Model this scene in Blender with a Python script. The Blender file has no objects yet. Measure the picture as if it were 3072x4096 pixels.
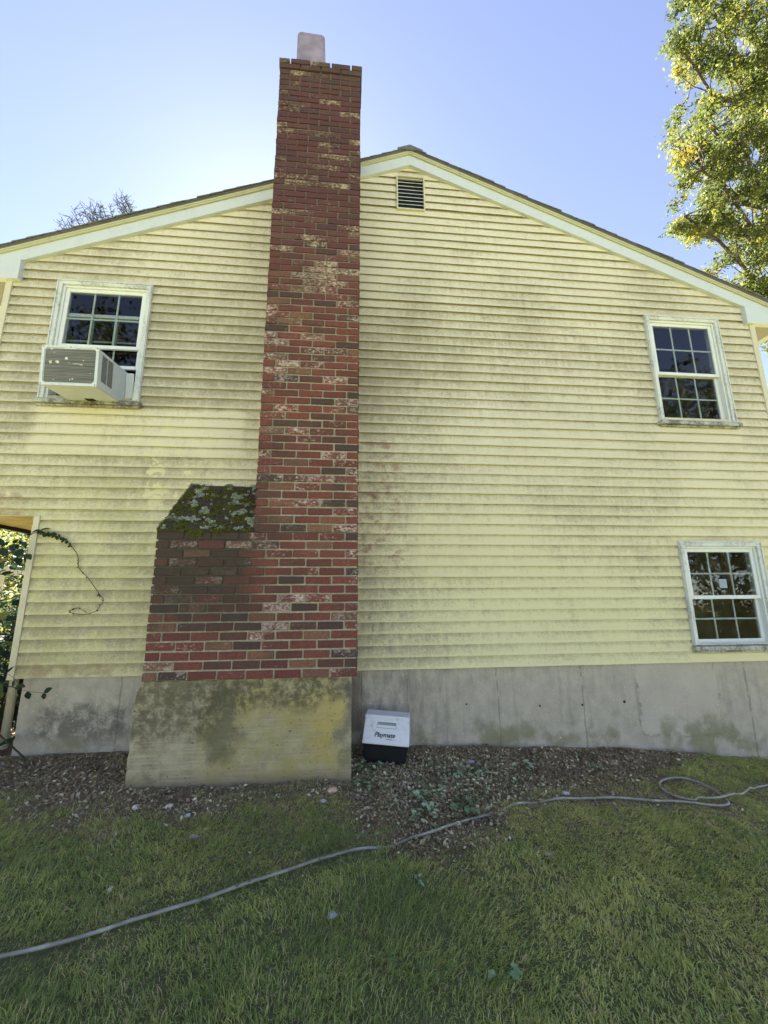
import bpy, bmesh, math, random
import numpy as np
from mathutils import Vector, Matrix, noise as mn
random.seed(7); rng = np.random.default_rng(7)
scene = bpy.context.scene
COL = scene.collection
R = math.radians

# ------------------------------------------------------------------ camera
cam = bpy.data.cameras.new("camera"); co = bpy.data.objects.new("camera", cam); COL.objects.link(co)
Fv = Vector((0.09405095, 0.9747564, 0.20249539)); Rv = Vector((0.99549489, -0.09453277, -0.00731284)); Uv = Vector((-0.01201421, -0.20227091, 0.97925591))
m = Matrix((Rv, Uv, -Fv)).transposed().to_4x4(); m.translation = Vector((0, -3.837, 0.633))
co.matrix_world = m
cam.sensor_fit = 'VERTICAL'; cam.sensor_height = 34.6; cam.lens = 34.6*1644.58/4096
cam.clip_start = 0.05; cam.clip_end = 2000
scene.camera = co

# ------------------------------------------------------------------ world and sun
SUN_EL, SUN_AZ = 43.0, -12.0          # azimuth from +Y towards +X
w = bpy.data.worlds.new("World"); scene.world = w; w.use_nodes = True
nt = w.node_tree; bg = nt.nodes["Background"]
sky = nt.nodes.new("ShaderNodeTexSky"); sky.sky_type = 'NISHITA'; sky.sun_disc = False
sky.sun_elevation = R(SUN_EL); sky.sun_rotation = R(SUN_AZ)
sky.air_density = 0.7; sky.dust_density = 0.1; sky.ozone_density = 2.5; sky.altitude = 50
gm = nt.nodes.new("ShaderNodeGamma"); gm.inputs[1].default_value = 1.05; hs = nt.nodes.new("ShaderNodeHueSaturation"); hs.inputs['Saturation'].default_value = .80; hs.inputs['Hue'].default_value = .510; hs.inputs['Value'].default_value = .56
nt.links.new(sky.outputs[0], gm.inputs[0]); nt.links.new(gm.outputs[0], hs.inputs['Color']); nt.links.new(hs.outputs[0], bg.inputs[0]); bg.inputs[1].default_value = 0.05
sl = bpy.data.lights.new("sun", 'SUN'); sl.energy = 5.0; sl.angle = R(0.5); sl.color = (1.0, 0.93, 0.82)
so = bpy.data.objects.new("sun", sl); COL.objects.link(so)
sd = Vector((math.sin(R(SUN_AZ))*math.cos(R(SUN_EL)), math.cos(R(SUN_AZ))*math.cos(R(SUN_EL)), math.sin(R(SUN_EL))))
so.rotation_euler = sd.to_track_quat('Z', 'Y').to_euler(); so.location = (0, 20, 30)
vs = scene.view_settings; vs.view_transform = 'Standard'; vs.look = 'None'; vs.gamma = 1; vs.exposure = 3.68
scene.cycles.use_denoising = True
scene.cycles.max_bounces = 8; scene.cycles.transparent_max_bounces = 16

# ------------------------------------------------------------------ node helper
class NT:
    def __init__(s, name, rough=0.7, spec=0.3):
        s.m = bpy.data.materials.new(name); s.m.use_nodes = True; s.t = s.m.node_tree
        s.b = s.t.nodes["Principled BSDF"]; s.b.inputs['Roughness'].default_value = rough
        s.b.inputs['Specular IOR Level'].default_value = spec
        g = s.t.nodes.new("ShaderNodeNewGeometry"); s.pos = g.outputs['Position']
    def inp(s, sock, v):
        if isinstance(v, bpy.types.NodeSocket): s.t.links.new(v, sock)
        elif isinstance(v, tuple) and len(v) == 3 and sock.type == 'RGBA': sock.default_value = (*v, 1)
        else: sock.default_value = v
    def noise(s, scale, detail=4, rough=.55, vec=None, dist=0.0, ms=None, off=None):
        vec = vec or s.pos
        if ms or off: vec = s.map(vec, ms or (1, 1, 1), off or (0, 0, 0))
        n = s.t.nodes.new("ShaderNodeTexNoise"); s.t.links.new(vec, n.inputs['Vector'])
        n.inputs['Scale'].default_value = scale; n.inputs['Detail'].default_value = detail
        n.inputs['Roughness'].default_value = rough; n.inputs['Distortion'].default_value = dist
        return n.outputs['Fac']
    def vor(s, scale, vec=None, feat='F1', ms=None):
        vec = vec or s.pos
        if ms: vec = s.map(vec, ms)
        n = s.t.nodes.new("ShaderNodeTexVoronoi"); s.t.links.new(vec, n.inputs['Vector']); n.feature = feat
        n.inputs['Scale'].default_value = scale
        return n.outputs['Distance']
    def map(s, vec, ms, off=(0, 0, 0)):
        n = s.t.nodes.new("ShaderNodeMapping"); s.t.links.new(vec, n.inputs[0]); n.inputs['Scale'].default_value = ms; n.inputs['Location'].default_value = off
        return n.outputs[0]
    def sep(s, v=None):
        n = s.t.nodes.new("ShaderNodeSeparateXYZ"); s.t.links.new(v or s.pos, n.inputs[0]); return n.outputs
    def math(s, op, a, b=0.0, c=None, clamp=False):
        n = s.t.nodes.new("ShaderNodeMath"); n.operation = op; n.use_clamp = clamp
        s.inp(n.inputs[0], a); s.inp(n.inputs[1], b)
        if c is not None: s.inp(n.inputs[2], c)
        return n.outputs[0]
    def mr(s, v, a, b, c=0.0, d=1.0, smooth=True):
        n = s.t.nodes.new("ShaderNodeMapRange"); n.interpolation_type = 'SMOOTHSTEP' if smooth else 'LINEAR'
        s.inp(n.inputs[0], v)
        for i, x in enumerate((a, b, c, d)): s.inp(n.inputs[i+1], x)
        return n.outputs[0]
    def mix(s, f, a, b, mode='MIX'):
        n = s.t.nodes.new("ShaderNodeMix"); n.data_type = 'RGBA'; n.blend_type = mode; n.clamp_factor = True
        s.inp(n.inputs[0], f); s.inp(n.inputs[6], a); s.inp(n.inputs[7], b); return n.outputs[2]
    def ramp(s, f, stops, mode='LINEAR'):
        n = s.t.nodes.new("ShaderNodeValToRGB"); s.inp(n.inputs[0], f); e = n.color_ramp.elements; n.color_ramp.interpolation = mode
        e[0].position = stops[0][0]; e[0].color = (*stops[0][1], 1); e[1].position = stops[1][0]; e[1].color = (*stops[1][1], 1)
        for p, c in stops[2:]: k = e.new(p); k.color = (*c, 1)
        return n.outputs[0]
    def attr(s, name):
        n = s.t.nodes.new("ShaderNodeAttribute"); n.attribute_name = name; return n.outputs['Color']
    def box(s, x0, x1, z0, z1, soft=0.03, warp=None):
        o = s.sep(); x, z = o[0], o[2]
        if warp is not None: x = s.math('ADD', x, warp); z = s.math('ADD', z, warp)
        a = s.math('MULTIPLY', s.mr(x, x0-soft, x0+soft), s.mr(x, x1-soft, x1+soft, 1, 0))
        b = s.math('MULTIPLY', s.mr(z, z0-soft, z0+soft), s.mr(z, z1-soft, z1+soft, 1, 0))
        return s.math('MULTIPLY', a, b)
    def bump(s, h, strength=.4, dist=.01):
        n = s.t.nodes.new("ShaderNodeBump"); s.inp(n.inputs['Height'], h); n.inputs['Strength'].default_value = strength; n.inputs['Distance'].default_value = dist
        s.t.links.new(n.outputs[0], s.b.inputs['Normal']); return n.outputs[0]
    def color(s, c): s.inp(s.b.inputs['Base Color'], c)

def plain(name, c, rough=.6, var=.12, scale=6, spec=.3, bump=.15, metallic=0):
    n = NT(name, rough, spec); f = n.noise(scale, 5)
    d = tuple(x*(1-2*var) for x in c); e = tuple(min(1, x*(1+var)) for x in c)
    n.color(n.ramp(f, [(.3, d), (.7, e)])); n.b.inputs['Metallic'].default_value = metallic
    if bump: n.bump(n.noise(scale*25, 3), bump, .002)
    return n.m

# ------------------------------------------------------------------ mesh helpers
def tag(o, label=None, cat=None, group=None, kind=None):
    if label: o['label'] = label
    if cat: o['category'] = cat
    if group: o['group'] = group
    if kind: o['kind'] = kind
    return o
ROOT = {}
def off_of(p):
    while p is not None and p.parent is not None: p = p.parent
    return p
def empty(name, loc, label, cat, group=None, rot=(0, 0, 0)):
    o = bpy.data.objects.new(name, None); COL.objects.link(o); o.location = loc; o.rotation_euler = rot; o.empty_display_size = .1
    return tag(o, label, cat, group)
def link(name, me, mat, parent=None, local=False):
    o = bpy.data.objects.new(name, me); COL.objects.link(o)
    for mt in (mat if isinstance(mat, (list, tuple)) else [mat]):
        if mt: me.materials.append(mt)
    if parent is not None:
        o.parent = parent
        if not local:
            r = off_of(parent)
            me.transform(Matrix.Translation(-r.location))
    return o
class MB:
    def __init__(s): s.v = []; s.f = []
    def add(s, vs, fs):
        k = len(s.v); s.v += [tuple(v) for v in vs]; s.f += [tuple(i+k for i in f) for f in fs]
    def box(s, x0, x1, y0, y1, z0, z1):
        s.add([(x0,y0,z0),(x1,y0,z0),(x1,y1,z0),(x0,y1,z0),(x0,y0,z1),(x1,y0,z1),(x1,y1,z1),(x0,y1,z1)],
              [(0,3,2,1),(4,5,6,7),(0,1,5,4),(1,2,6,5),(2,3,7,6),(3,0,4,7)])
    def prism(s, pts, y0, y1):           # pts (x,z) counter-clockwise seen from -Y
        n = len(pts)
        s.add([(x,y0,z) for x,z in pts]+[(x,y1,z) for x,z in pts],
              [tuple(range(n)), tuple(range(2*n-1, n-1, -1))]+[(i, i+n, (i+1)%n+n, (i+1)%n) for i in range(n)])
    def tube(s, pts, r, n=8, caps=True):
        pts = [Vector(p) for p in pts]; rs = r if isinstance(r, (list, tuple)) else [r]*len(pts)
        k = len(s.v); up = Vector((0.13, 0.21, 1)).normalized()
        for i, p in enumerate(pts):
            d = (pts[min(i+1, len(pts)-1)]-pts[max(i-1, 0)]);
            if d.length < 1e-9: d = Vector((0, 0, 1))
            d.normalize(); a = d.cross(up)
            if a.length < .05: a = d.cross(Vector((1, 0, 0)))
            a.normalize(); b = d.cross(a)
            for j in range(n):
                t = 2*math.pi*j/n; q = p+(a*math.cos(t)+b*math.sin(t))*rs[i]; s.v.append(tuple(q))
        for i in range(len(pts)-1):
            for j in range(n):
                j2 = (j+1) % n; s.f.append((k+i*n+j, k+i*n+j2, k+(i+1)*n+j2, k+(i+1)*n+j))
        if caps: s.f.append(tuple(k+j for j in range(n-1, -1, -1))); e = k+(len(pts)-1)*n; s.f.append(tuple(e+j for j in range(n)))
    def build(s, name, mat, parent=None, bevel=0, seg=1, smooth=False, local=False):
        me = bpy.data.meshes.new(name); me.from_pydata(s.v, [], s.f); me.update()
        bm = bmesh.new(); bm.from_mesh(me)
        bmesh.ops.recalc_face_normals(bm, faces=bm.faces)
        if bevel: bmesh.ops.bevel(bm, geom=list(bm.edges), offset=bevel, segments=seg, affect='EDGES', clamp_overlap=True)
        bm.to_mesh(me); bm.free()
        if smooth: me.polygons.foreach_set('use_smooth', [True]*len(me.polygons))
        return link(name, me, mat, parent, local)
def npmesh(name, V, F, mat, parent=None, colattr=None, smooth=False, local=False):
    """V (n,3); F (m,k) same-size faces; colattr (n,4)"""
    me = bpy.data.meshes.new(name); n, (mf, k) = len(V), F.shape
    me.vertices.add(n); me.vertices.foreach_set('co', np.ascontiguousarray(V, dtype=np.float32).ravel())
    me.loops.add(mf*k); me.loops.foreach_set('vertex_index', np.ascontiguousarray(F, dtype=np.int32).ravel())
    me.polygons.add(mf); me.polygons.foreach_set('loop_start', np.arange(0, mf*k, k, dtype=np.int32))
    me.update(calc_edges=True)
    if colattr is not None:
        a = me.color_attributes.new('tint', 'FLOAT_COLOR', 'POINT'); a.data.foreach_set('color', np.ascontiguousarray(colattr, dtype=np.float32).ravel())
    if smooth: me.polygons.foreach_set('use_smooth', np.ones(mf, dtype=bool))
    return link(name, me, mat, parent, local)
def gridbox(x0, x1, y0, y1, z0, z1, res, disp, warp=None, seed=0.0):
    """closed box with gridded faces, displaced by noise"""
    mb = MB(); nx, ny, nz = [max(1, int(round(abs(b-a)/res))) for a, b in ((x0,x1),(y0,y1),(z0,z1))]
    idx = {}
    def vid(i, j, k):
        if (i,j,k) not in idx:
            idx[(i,j,k)] = len(mb.v); p = Vector((x0+(x1-x0)*i/nx, y0+(y1-y0)*j/ny, z0+(z1-z0)*k/nz))
            d = mn.noise_vector(p*4+Vector((seed,0,0)))*disp + mn.noise_vector(p*17)*disp*.6
            p = p+d
            if warp: p = warp(p, i/nx, j/ny, k/nz)
            mb.v.append(tuple(p))
        return idx[(i,j,k)]
    for i in range(nx):
        for k in range(nz):
            mb.f += [(vid(i,0,k),vid(i+1,0,k),vid(i+1,0,k+1),vid(i,0,k+1)),(vid(i,ny,k),vid(i,ny,k+1),vid(i+1,ny,k+1),vid(i+1,ny,k))]
    for j in range(ny):
        for k in range(nz):
            mb.f += [(vid(0,j,k),vid(0,j,k+1),vid(0,j+1,k+1),vid(0,j+1,k)),(vid(nx,j,k),vid(nx,j+1,k),vid(nx,j+1,k+1),vid(nx,j,k+1))]
    for i in range(nx):
        for j in range(ny):
            mb.f += [(vid(i,j,0),vid(i,j+1,0),vid(i+1,j+1,0),vid(i+1,j,0)),(vid(i,j,nz),vid(i+1,j,nz),vid(i+1,j+1,nz),vid(i,j+1,nz))]
    return mb

# ------------------------------------------------------------------ measures
C = 0.1016                       # siding exposure
XL, XR, XC = -3.345, 4.73, 0.697 # upper storey corners, ridge
XLL = -2.73                      # lower storey left corner
ZOV = 1.362                      # underside of the overhang
SL = 0.412
BK = 8.0                         # depth of house
def roofz(x, z0=5.537): return z0-SL*abs(x-XC)
WX = [-30,-6,-3,-1.7,-.2,.6,1.5,2.5,3.35,3.9,5,8,30]; WZ = [-.75,-.60,-.58,-.585,-.60,-.628,-.672,-.72,-.805,-.87,-.95,-1.0,-1.3]
def gz(x, y):
    return np.interp(x, WX, WZ)+0.07*np.maximum(np.minimum(y, 0), -5)+0.02*np.minimum(np.minimum(y, 0)+5, 0)

# ------------------------------------------------------------------ materials
def m_siding():
    n = NT("cream_vinyl", .55, .25); o = n.sep(); x, y, z = o
    f = n.math('FRACT', n.math('DIVIDE', n.math('ADD', z, 10*C), C))
    big = n.noise(.55, 3, .5, off=(3.1, 0, 1.7)); mid = n.noise(2.2, 4, .6, ms=(1, 1, 1.6)); fine = n.noise(14, 6, .72, ms=(1.0, 1, .55), off=(0, 0, 4))
    streak = n.noise(9, 4, .6, ms=(2.2, 1, .35))
    tiny = n.noise(75, 3, .7)
    d = n.math('ADD', n.math('MULTIPLY', n.mr(big, .25, .75, .22, .78), .62), n.math('MULTIPLY', mid, .42))
    fine2 = n.noise(26, 6, .78, off=(7, 0, 3)); d = n.math('ADD', d, n.math('MULTIPLY', fine, .42)); d = n.math('ADD', d, n.math('MULTIPLY', fine2, .60)); d = n.math('SUBTRACT', d, .05); d = n.math('ADD', d, n.math('MULTIPLY', streak, .30))
    d = n.math('ADD', d, n.math('MULTIPLY', f, .20))
    d = n.math('ADD', d, n.math('MULTIPLY', n.math('SUBTRACT', tiny, .5), .55))
    nearch = n.math('MULTIPLY', n.mr(x, .1, 1.1, 1, 0), n.mr(x, .05, .15)); nearch = n.math('MULTIPLY', nearch, n.mr(z, 4.2, 3.0))
    d = n.math('ADD', d, n.math('MULTIPLY', nearch, .22))
    leftm = n.mr(x, -.5, -1.5); leftm = n.math('MULTIPLY', leftm, n.mr(z, 4.2, 3.4)); d = n.math('ADD', d, n.math('MULTIPLY', leftm, .13)); ul = n.math('MULTIPLY', n.mr(x, -1.6, -2.4), n.mr(z, 1.9, 2.6)); d = n.math('ADD', d, n.math('MULTIPLY', ul, .05))
    topc = n.mr(z, 3.9, 4.9); d = n.math('SUBTRACT', d, n.math('MULTIPLY', topc, .10))
    rclean = n.mr(x, 1.6, 2.8); rclean = n.math('MULTIPLY', rclean, n.mr(z, 3.0, 2.0)); d = n.math('SUBTRACT', d, n.math('MULTIPLY', rclean, .08))
    wp = n.math('MULTIPLY', n.math('SUBTRACT', n.noise(5, 3), .5), .12)
    for b in ((-2.9,-1.0,1.95,2.42), (3.33,4.28,2.27,2.42), (3.3,4.35,-.05,.12)):
        d = n.math('SUBTRACT', d, n.math('MULTIPLY', n.box(*b, soft=.05, warp=wp), .30))
    dm = n.math('MULTIPLY', n.mr(d, 1.05, 1.55), n.mr(f, -.05, .38, .35, 1))
    base = n.ramp(n.noise(.8, 3, off=(9, 0, 2)), [(.35, (.66, .595, .43)), (.65, (.74, .67, .49))])
    low = n.math('MULTIPLY', n.mr(z, 3.0, .2), .75)
    base = n.mix(low, base, (.76, .69, .34))
    c = n.mix(n.math('MULTIPLY', dm, .85), base, (.37, .32, .20)); lap_shade = n.mr(y, .0270, .0305); c = n.mix(n.math('MULTIPLY', lap_shade, .88), c, (.07, .058, .03)); lip = n.math('MULTIPLY', n.mr(f, .05, .0), n.mr(fine2, .45, .6)); c = n.mix(n.math('MULTIPLY', lip, .4), c, (.25, .22, .12)); dm2 = n.math('MULTIPLY', n.mr(n.math('ADD', d, n.math('MULTIPLY', fine, .5)), 1.60, 1.95), n.mr(f, .0, .5)); c = n.mix(n.math('MULTIPLY', dm2, .5), c, (.24, .215, .14))  # shadow line under each board edge, with some grime, painted into the colour
    sp = n.mr(n.noise(34, 2, .5, ms=(1, 1, .8), off=(2, 2, 2)), .70, .76); c = n.mix(n.math('MULTIPLY', sp, .5), c, (.17, .16, .10))
    drip = n.math('MULTIPLY', n.mr(n.noise(24, 3, .6, ms=(2.0, 1, .12)), .60, .74), n.mr(f, .3, 1.0)); c = n.mix(n.math('MULTIPLY', drip, .28), c, (.25, .24, .15))
    alg = n.math('MULTIPLY', n.mr(x, -.9, -1.7), n.mr(z, 2.2, 1.2)); alg = n.math('MULTIPLY', alg, n.mr(n.noise(4, 5, .7, off=(6, 6, 6)), .35, .65)); c = n.mix(n.math('MULTIPLY', alg, .4), c, (.52, .48, .19))
    rn = n.noise(9, 5, .7, ms=(1, 1, 1.5))
    red = n.math('MULTIPLY', n.box(.12, .58, .85, 2.2, .12, wp), n.mr(rn, .48, .64)); c = n.mix(n.math('MULTIPLY', red, .62), c, (.27, .115, .08))
    red2 = n.math('MULTIPLY', n.box(-2.75, -1.9, -.05, .12, .05, wp), n.mr(rn, .40, .60)); c = n.mix(n.math('MULTIPLY', red2, .5), c, (.32, .20, .12))
    red3 = n.math('MULTIPLY', n.box(-3.4, -2.85, 1.3, 1.58, .05, wp), n.mr(rn, .42, .60)); c = n.mix(n.math('MULTIPLY', red3, .5), c, (.28, .15, .10))
    dk = n.math('MULTIPLY', n.box(.11, .45, .2, 2.1, .10, wp), n.mr(n.noise(16, 5, .75), .55, .66)); c = n.mix(n.math('MULTIPLY', dk, .6), c, (.09, .09, .06))
    cl = n.math('MULTIPLY', n.box(-1.95, -1.35, 1.45, 2.3, .12), n.mr(n.noise(6, 4, .7, off=(1, 1, 7)), .53, .57)); c = n.mix(n.math('MULTIPLY', cl, .8), c, (.74, .67, .38))
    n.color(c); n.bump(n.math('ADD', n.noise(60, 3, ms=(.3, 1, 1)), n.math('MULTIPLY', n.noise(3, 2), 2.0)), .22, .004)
    return n.m
def m_brick():
    n = NT("brick", .85, .15); a = n.sep(n.attr('tint')); r, g, b = a
    o = n.sep()
    base = n.ramp(r, [(0, (.19,.066,.052)), (.30, (.225,.076,.058)), (.55, (.17,.057,.047)), (.70, (.15,.060,.048)), (.78, (.12,.064,.051)), (.81, (.082,.058,.049)), (.87, (.078,.058,.050)), (.89, (.20,.100,.070)), (.94, (.24,.135,.085)), (1.0, (.24,.105,.070))])
    hi = n.mr(o[2], 2.4, 4.6); base = n.mix(n.math('MULTIPLY', hi, .80), base, (.088, .042, .052))
    base = n.mix(n.math('MULTIPLY', n.mr(n.noise(55, 6, .8), .4, .62), .55), base, (.075, .034, .027)); base = n.mix(n.math('MULTIPLY', n.mr(n.noise(120, 3, .8, off=(3, 3, 3)), .62, .7), .5), base, (.42, .26, .19))
    va = n.t.nodes.new('ShaderNodeVectorMath'); va.operation = 'MULTIPLY_ADD'; n.t.links.new(n.attr('tint'), va.inputs[0]); va.inputs[1].default_value = (7, 0, 9); n.t.links.new(n.pos, va.inputs[2])
    fn = n.noise(38, 6, .75, vec=va.outputs[0], ms=(1, 1, 1.6)); ln = n.noise(9, 2, vec=va.outputs[0])
    wf = n.math('ADD', n.math('ADD', fn, n.math('MULTIPLY', ln, .35)), n.math('MULTIPLY', g, .35))
    wm = n.mr(wf, .935, 1.12); wc = n.mix(hi, (.62, .50, .42), (.46, .38, .24))
    c = n.mix(n.math('MULTIPLY', wm, .85), base, wc)
    # mildew below the sloped shoulder and at the top of the stack
    dn = n.noise(6, 6, .7, ms=(1.3, 1, .55)); x, z = o[0], o[2]
    dm = n.math('MULTIPLY', n.mr(x, -.35, -.95), n.mr(z, .0, .95))
    dm = n.math('MULTIPLY', dm, n.mr(z, 1.75, 1.2)); dm = n.mr(n.math('ADD', dm, n.math('MULTIPLY', n.math('SUBTRACT', dn, .5), 1.5)), .15, .75)
    dm = n.math('MULTIPLY', dm, n.mr(x, -.30, -.70)); dm = n.math('MULTIPLY', dm, n.mr(z, 1.8, 1.2))
    dm = n.math('MULTIPLY', dm, n.mr(n.math('ADD', n.math('MULTIPLY', b, .6), n.math('MULTIPLY', n.noise(30, 5, .75), .8)), .35, .85, .55, 1.15)); c = n.mix(n.math('MULTIPLY', dm, .80, clamp=True), c, n.mix(n.noise(50, 4, .7), (.022, .018, .015), (.10, .075, .055)))
    tm = n.math('MULTIPLY', n.mr(z, 5.4, 5.95), n.mr(dn, .35, .6)); c = n.mix(n.math('MULTIPLY', tm, .6), c, (.085, .07, .05))
    ed = n.math('MULTIPLY', n.mr(n.noise(3, 3), .5, .62), .35); c = n.mix(ed, c, (.06, .045, .035))
    n.color(c); n.bump(n.math('ADD', n.noise(90, 5, .7), n.noise(25, 3)), .5, .004)
    return n.m
def m_mortar():
    n = NT("mortar", .95, .1); o = n.sep()
    c = n.ramp(n.noise(30, 5, .7), [(.3, (.27,.23,.155)), (.7, (.47,.41,.29))])
    dm = n.math('MULTIPLY', n.mr(o[0], -.45, -.8), n.mr(o[2], .2, .8)); c = n.mix(n.math('MULTIPLY', dm, .85), c, (.03,.03,.022))
    hi = n.mr(o[2], 2.0, 4.6); c = n.mix(n.math('MULTIPLY', hi, .8), c, (.12,.095,.075))
    n.color(c); n.bump(n.noise(150, 4, .7), .5, .003); return n.m
def m_footing():
    n = NT("stained_concrete", .9, .15); o = n.sep(); x, z = o[0], o[2]
    c = n.ramp(n.noise(9, 7, .7), [(.3, (.27,.23,.135)), (.7, (.47,.405,.245))])
    gr = n.noise(5, 4, .6, ms=(.5, 1, 14)); c = n.mix(n.math('MULTIPLY', n.mr(gr, .45, .65), .3), c, (.60,.53,.39))
    w_ = n.math('MULTIPLY', n.math('SUBTRACT', n.noise(3, 5, .65), .5), .5)
    al = n.math('MULTIPLY', n.box(-.95, -.0, -.62, .02, .10, w_), n.mr(n.noise(4.5, 6, .72, off=(5,0,1)), .30, .66)); c = n.mix(n.math('MULTIPLY', al, .80), c, (.37,.30,.105))
    al2 = n.math('MULTIPLY', n.box(-.28, -.03, -.50, -.05, .07, w_), n.mr(n.noise(9, 6, .75), .3, .62)); c = n.mix(n.math('MULTIPLY', al2, .65), c, (.50,.38,.10))
    dk = n.math('MULTIPLY', n.box(-1.5, -.85, -.30, .10, .09, w_), n.mr(n.noise(12, 6, .75), .32, .58)); c = n.mix(n.math('MULTIPLY', dk, .75), c, (.085,.072,.042))
    dk2 = n.math('MULTIPLY', n.box(-1.0, .1, -.14, .10, .07, w_), n.mr(n.noise(22, 6, .78), .36, .58)); c = n.mix(n.math('MULTIPLY', dk2, .8), c, (.085,.075,.045))
    dk3 = n.math('MULTIPLY', n.box(-.9, -.74, -.45, .05, .05, w_), .65); c = n.mix(dk3, c, (.10,.095,.055))
    dk4 = n.math('MULTIPLY', n.box(-.02, .09, -.35, .06, .05, w_), .6); c = n.mix(dk4, c, (.12,.11,.08))
    gm = n.math('MULTIPLY', n.mr(n.noise(4, 5, .7, off=(0,0,9)), .52, .66), n.mr(z, -.30, -.50)); c = n.mix(n.math('MULTIPLY', gm, .55), c, (.12,.12,.045))
    bt = n.math('MULTIPLY', n.mr(z, -.52, -.64), .6); c = n.mix(bt, c, (.17,.13,.085))
    pit = n.mr(n.noise(60, 2, .5), .66, .72); c = n.mix(n.math('MULTIPLY', pit, .6), c, (.07,.06,.04))
    n.color(c); n.bump(n.math('ADD', n.math('ADD', n.noise(70, 6, .75), n.math('MULTIPLY', gr, .8)), n.math('MULTIPLY', pit, -1)), .6, .006); return n.m
def m_foundation():
    n = NT("poured_concrete", .9, .15); o = n.sep(); x, z = o[0], o[2]
    c = n.ramp(n.noise(7, 7, .7), [(.3, (.40,.35,.265)), (.7, (.55,.485,.37))])
    st = n.noise(5, 4, .6, ms=(2.4, 1, .3)); c = n.mix(n.math('MULTIPLY', n.mr(st, .5, .7), .28), c, (.20,.19,.16))
    w_ = n.math('MULTIPLY', n.math('SUBTRACT', n.noise(7, 6, .7), .5), .16)
    pa = n.box(2.74, 3.55, -.63, .2, .008, w_); pa = n.math('MULTIPLY', pa, n.mr(n.math('ADD', n.math('MULTIPLY', x, -.55), n.math('ADD', z, w_)), -2.25, -2.23)) if False else pa
    c = n.mix(n.math('MULTIPLY', pa, .75), c, n.ramp(n.noise(3, 4), [(.3, (.48,.42,.32)), (.7, (.58,.51,.40))]))
    ring = n.math('SUBTRACT', n.box(2.725, 3.565, -.645, .2, .008, w_), pa, clamp=True); c = n.mix(n.math('MULTIPLY', n.math('MULTIPLY', ring, n.mr(n.noise(8, 3, off=(9,9,9)), .4, .6)), .5), c, (.16,.145,.115))
    h = n.math('MULTIPLY', pa, .6)
    sw = n.math('MULTIPLY', n.math('SUBTRACT', n.noise(4, 5, .7), .5), .05)
    for xs, wd in ((.158, .006), (.566, .003), (1.395, .005), (2.2, .006), (3.86, .010), (-1.845, .006), (.92, .002)):
        d = n.math('ABSOLUTE', n.math('SUBTRACT', n.math('ADD', x, sw), xs)); g = n.mr(d, wd*.5, wd*1.6, 1, 0)
        g = n.math('MULTIPLY', g, n.mr(n.noise(14, 3, off=(xs*3,0,0)), .34, .5)); c = n.mix(n.math('MULTIPLY', g, .42), c, (.13,.12,.095)); h = n.math('SUBTRACT', h, n.math('MULTIPLY', g, 1.2))
    for hx, hz, r_ in ((2.597,-.334,.013), (1.779,-.345,.009), (2.185,-.348,.010), (1.1,-.31,.008)):
        d = n.math('SQRT', n.math('ADD', n.math('POWER', n.math('SUBTRACT', x, hx), 2), n.math('POWER', n.math('SUBTRACT', z, hz), 2)))
        g = n.mr(d, r_*.8, r_*1.2, 1, 0); c = n.mix(n.math('MULTIPLY', g, .95), c, (.01,.01,.01)); h = n.math('SUBTRACT', h, g)
    dl = n.math('MULTIPLY', n.box(-2.5, -1.75, -.52, -.22, .10, n.math('MULTIPLY', w_, 2.5)), n.mr(n.noise(11, 7, .8), .36, .56)); c = n.mix(n.math('MULTIPLY', dl, .75), c, (.085,.08,.062))
    dr = n.math('MULTIPLY', n.mr(x, 1.6, .2), n.mr(n.noise(6, 6, .75, ms=(1.6,1,.5)), .42, .62)); dr = n.math('MULTIPLY', dr, n.mr(x, -.5, .1)); c = n.mix(n.math('MULTIPLY', dr, .55), c, (.12,.115,.095))
    gm = n.math('MULTIPLY', n.mr(n.math('ADD', z, n.math('MULTIPLY', w_, 2)), -.38, -.58), n.mr(n.noise(2.6, 4, .6), .45, .6)); c = n.mix(n.math('MULTIPLY', gm, .65), c, (.17,.165,.065))
    rb = n.math('MULTIPLY', n.box(-.2, .155, -.5, -.03, .02), .6); c = n.mix(rb, c, (.13,.085,.06))
    pit = n.mr(n.vor(22), .035, .10, 1, 0); pit = n.math('MULTIPLY', pit, n.mr(n.noise(3, 2), .35, .5)); c = n.mix(n.math('MULTIPLY', pit, .6), c, (.12,.11,.09)); fl = n.mr(n.noise(48, 2, .5, off=(4,4,4)), .68, .73); c = n.mix(n.math('MULTIPLY', fl, .8), c, (.72,.67,.58)); gr_ = n.noise(130, 4, .8); c = n.mix(n.math('MULTIPLY', n.mr(gr_, .45, .7), .35), c, (.20,.18,.14))
    n.color(c); n.bump(n.math('ADD', n.math('ADD', n.noise(80, 6, .75), n.math('MULTIPLY', pit, -1)), n.math('MULTIPLY', h, 1.2)), .5, .006); return n.m
def m_paint(name, c, dirt=(.28,.28,.22), amt=.5, lo=.5, hi=.7):
    n = NT(name, .5, .35); d = n.noise(7, 6, .7, ms=(1, 1, .6)); t = n.noise(40, 4, .7)
    b = n.mix(n.math('MULTIPLY', n.mr(n.math('ADD', n.math('MULTIPLY', d, .6), n.math('MULTIPLY', t, .4)), lo, hi), amt), c, dirt)
    n.color(b); n.bump(n.noise(70, 3), .15, .002); return n.m
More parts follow.
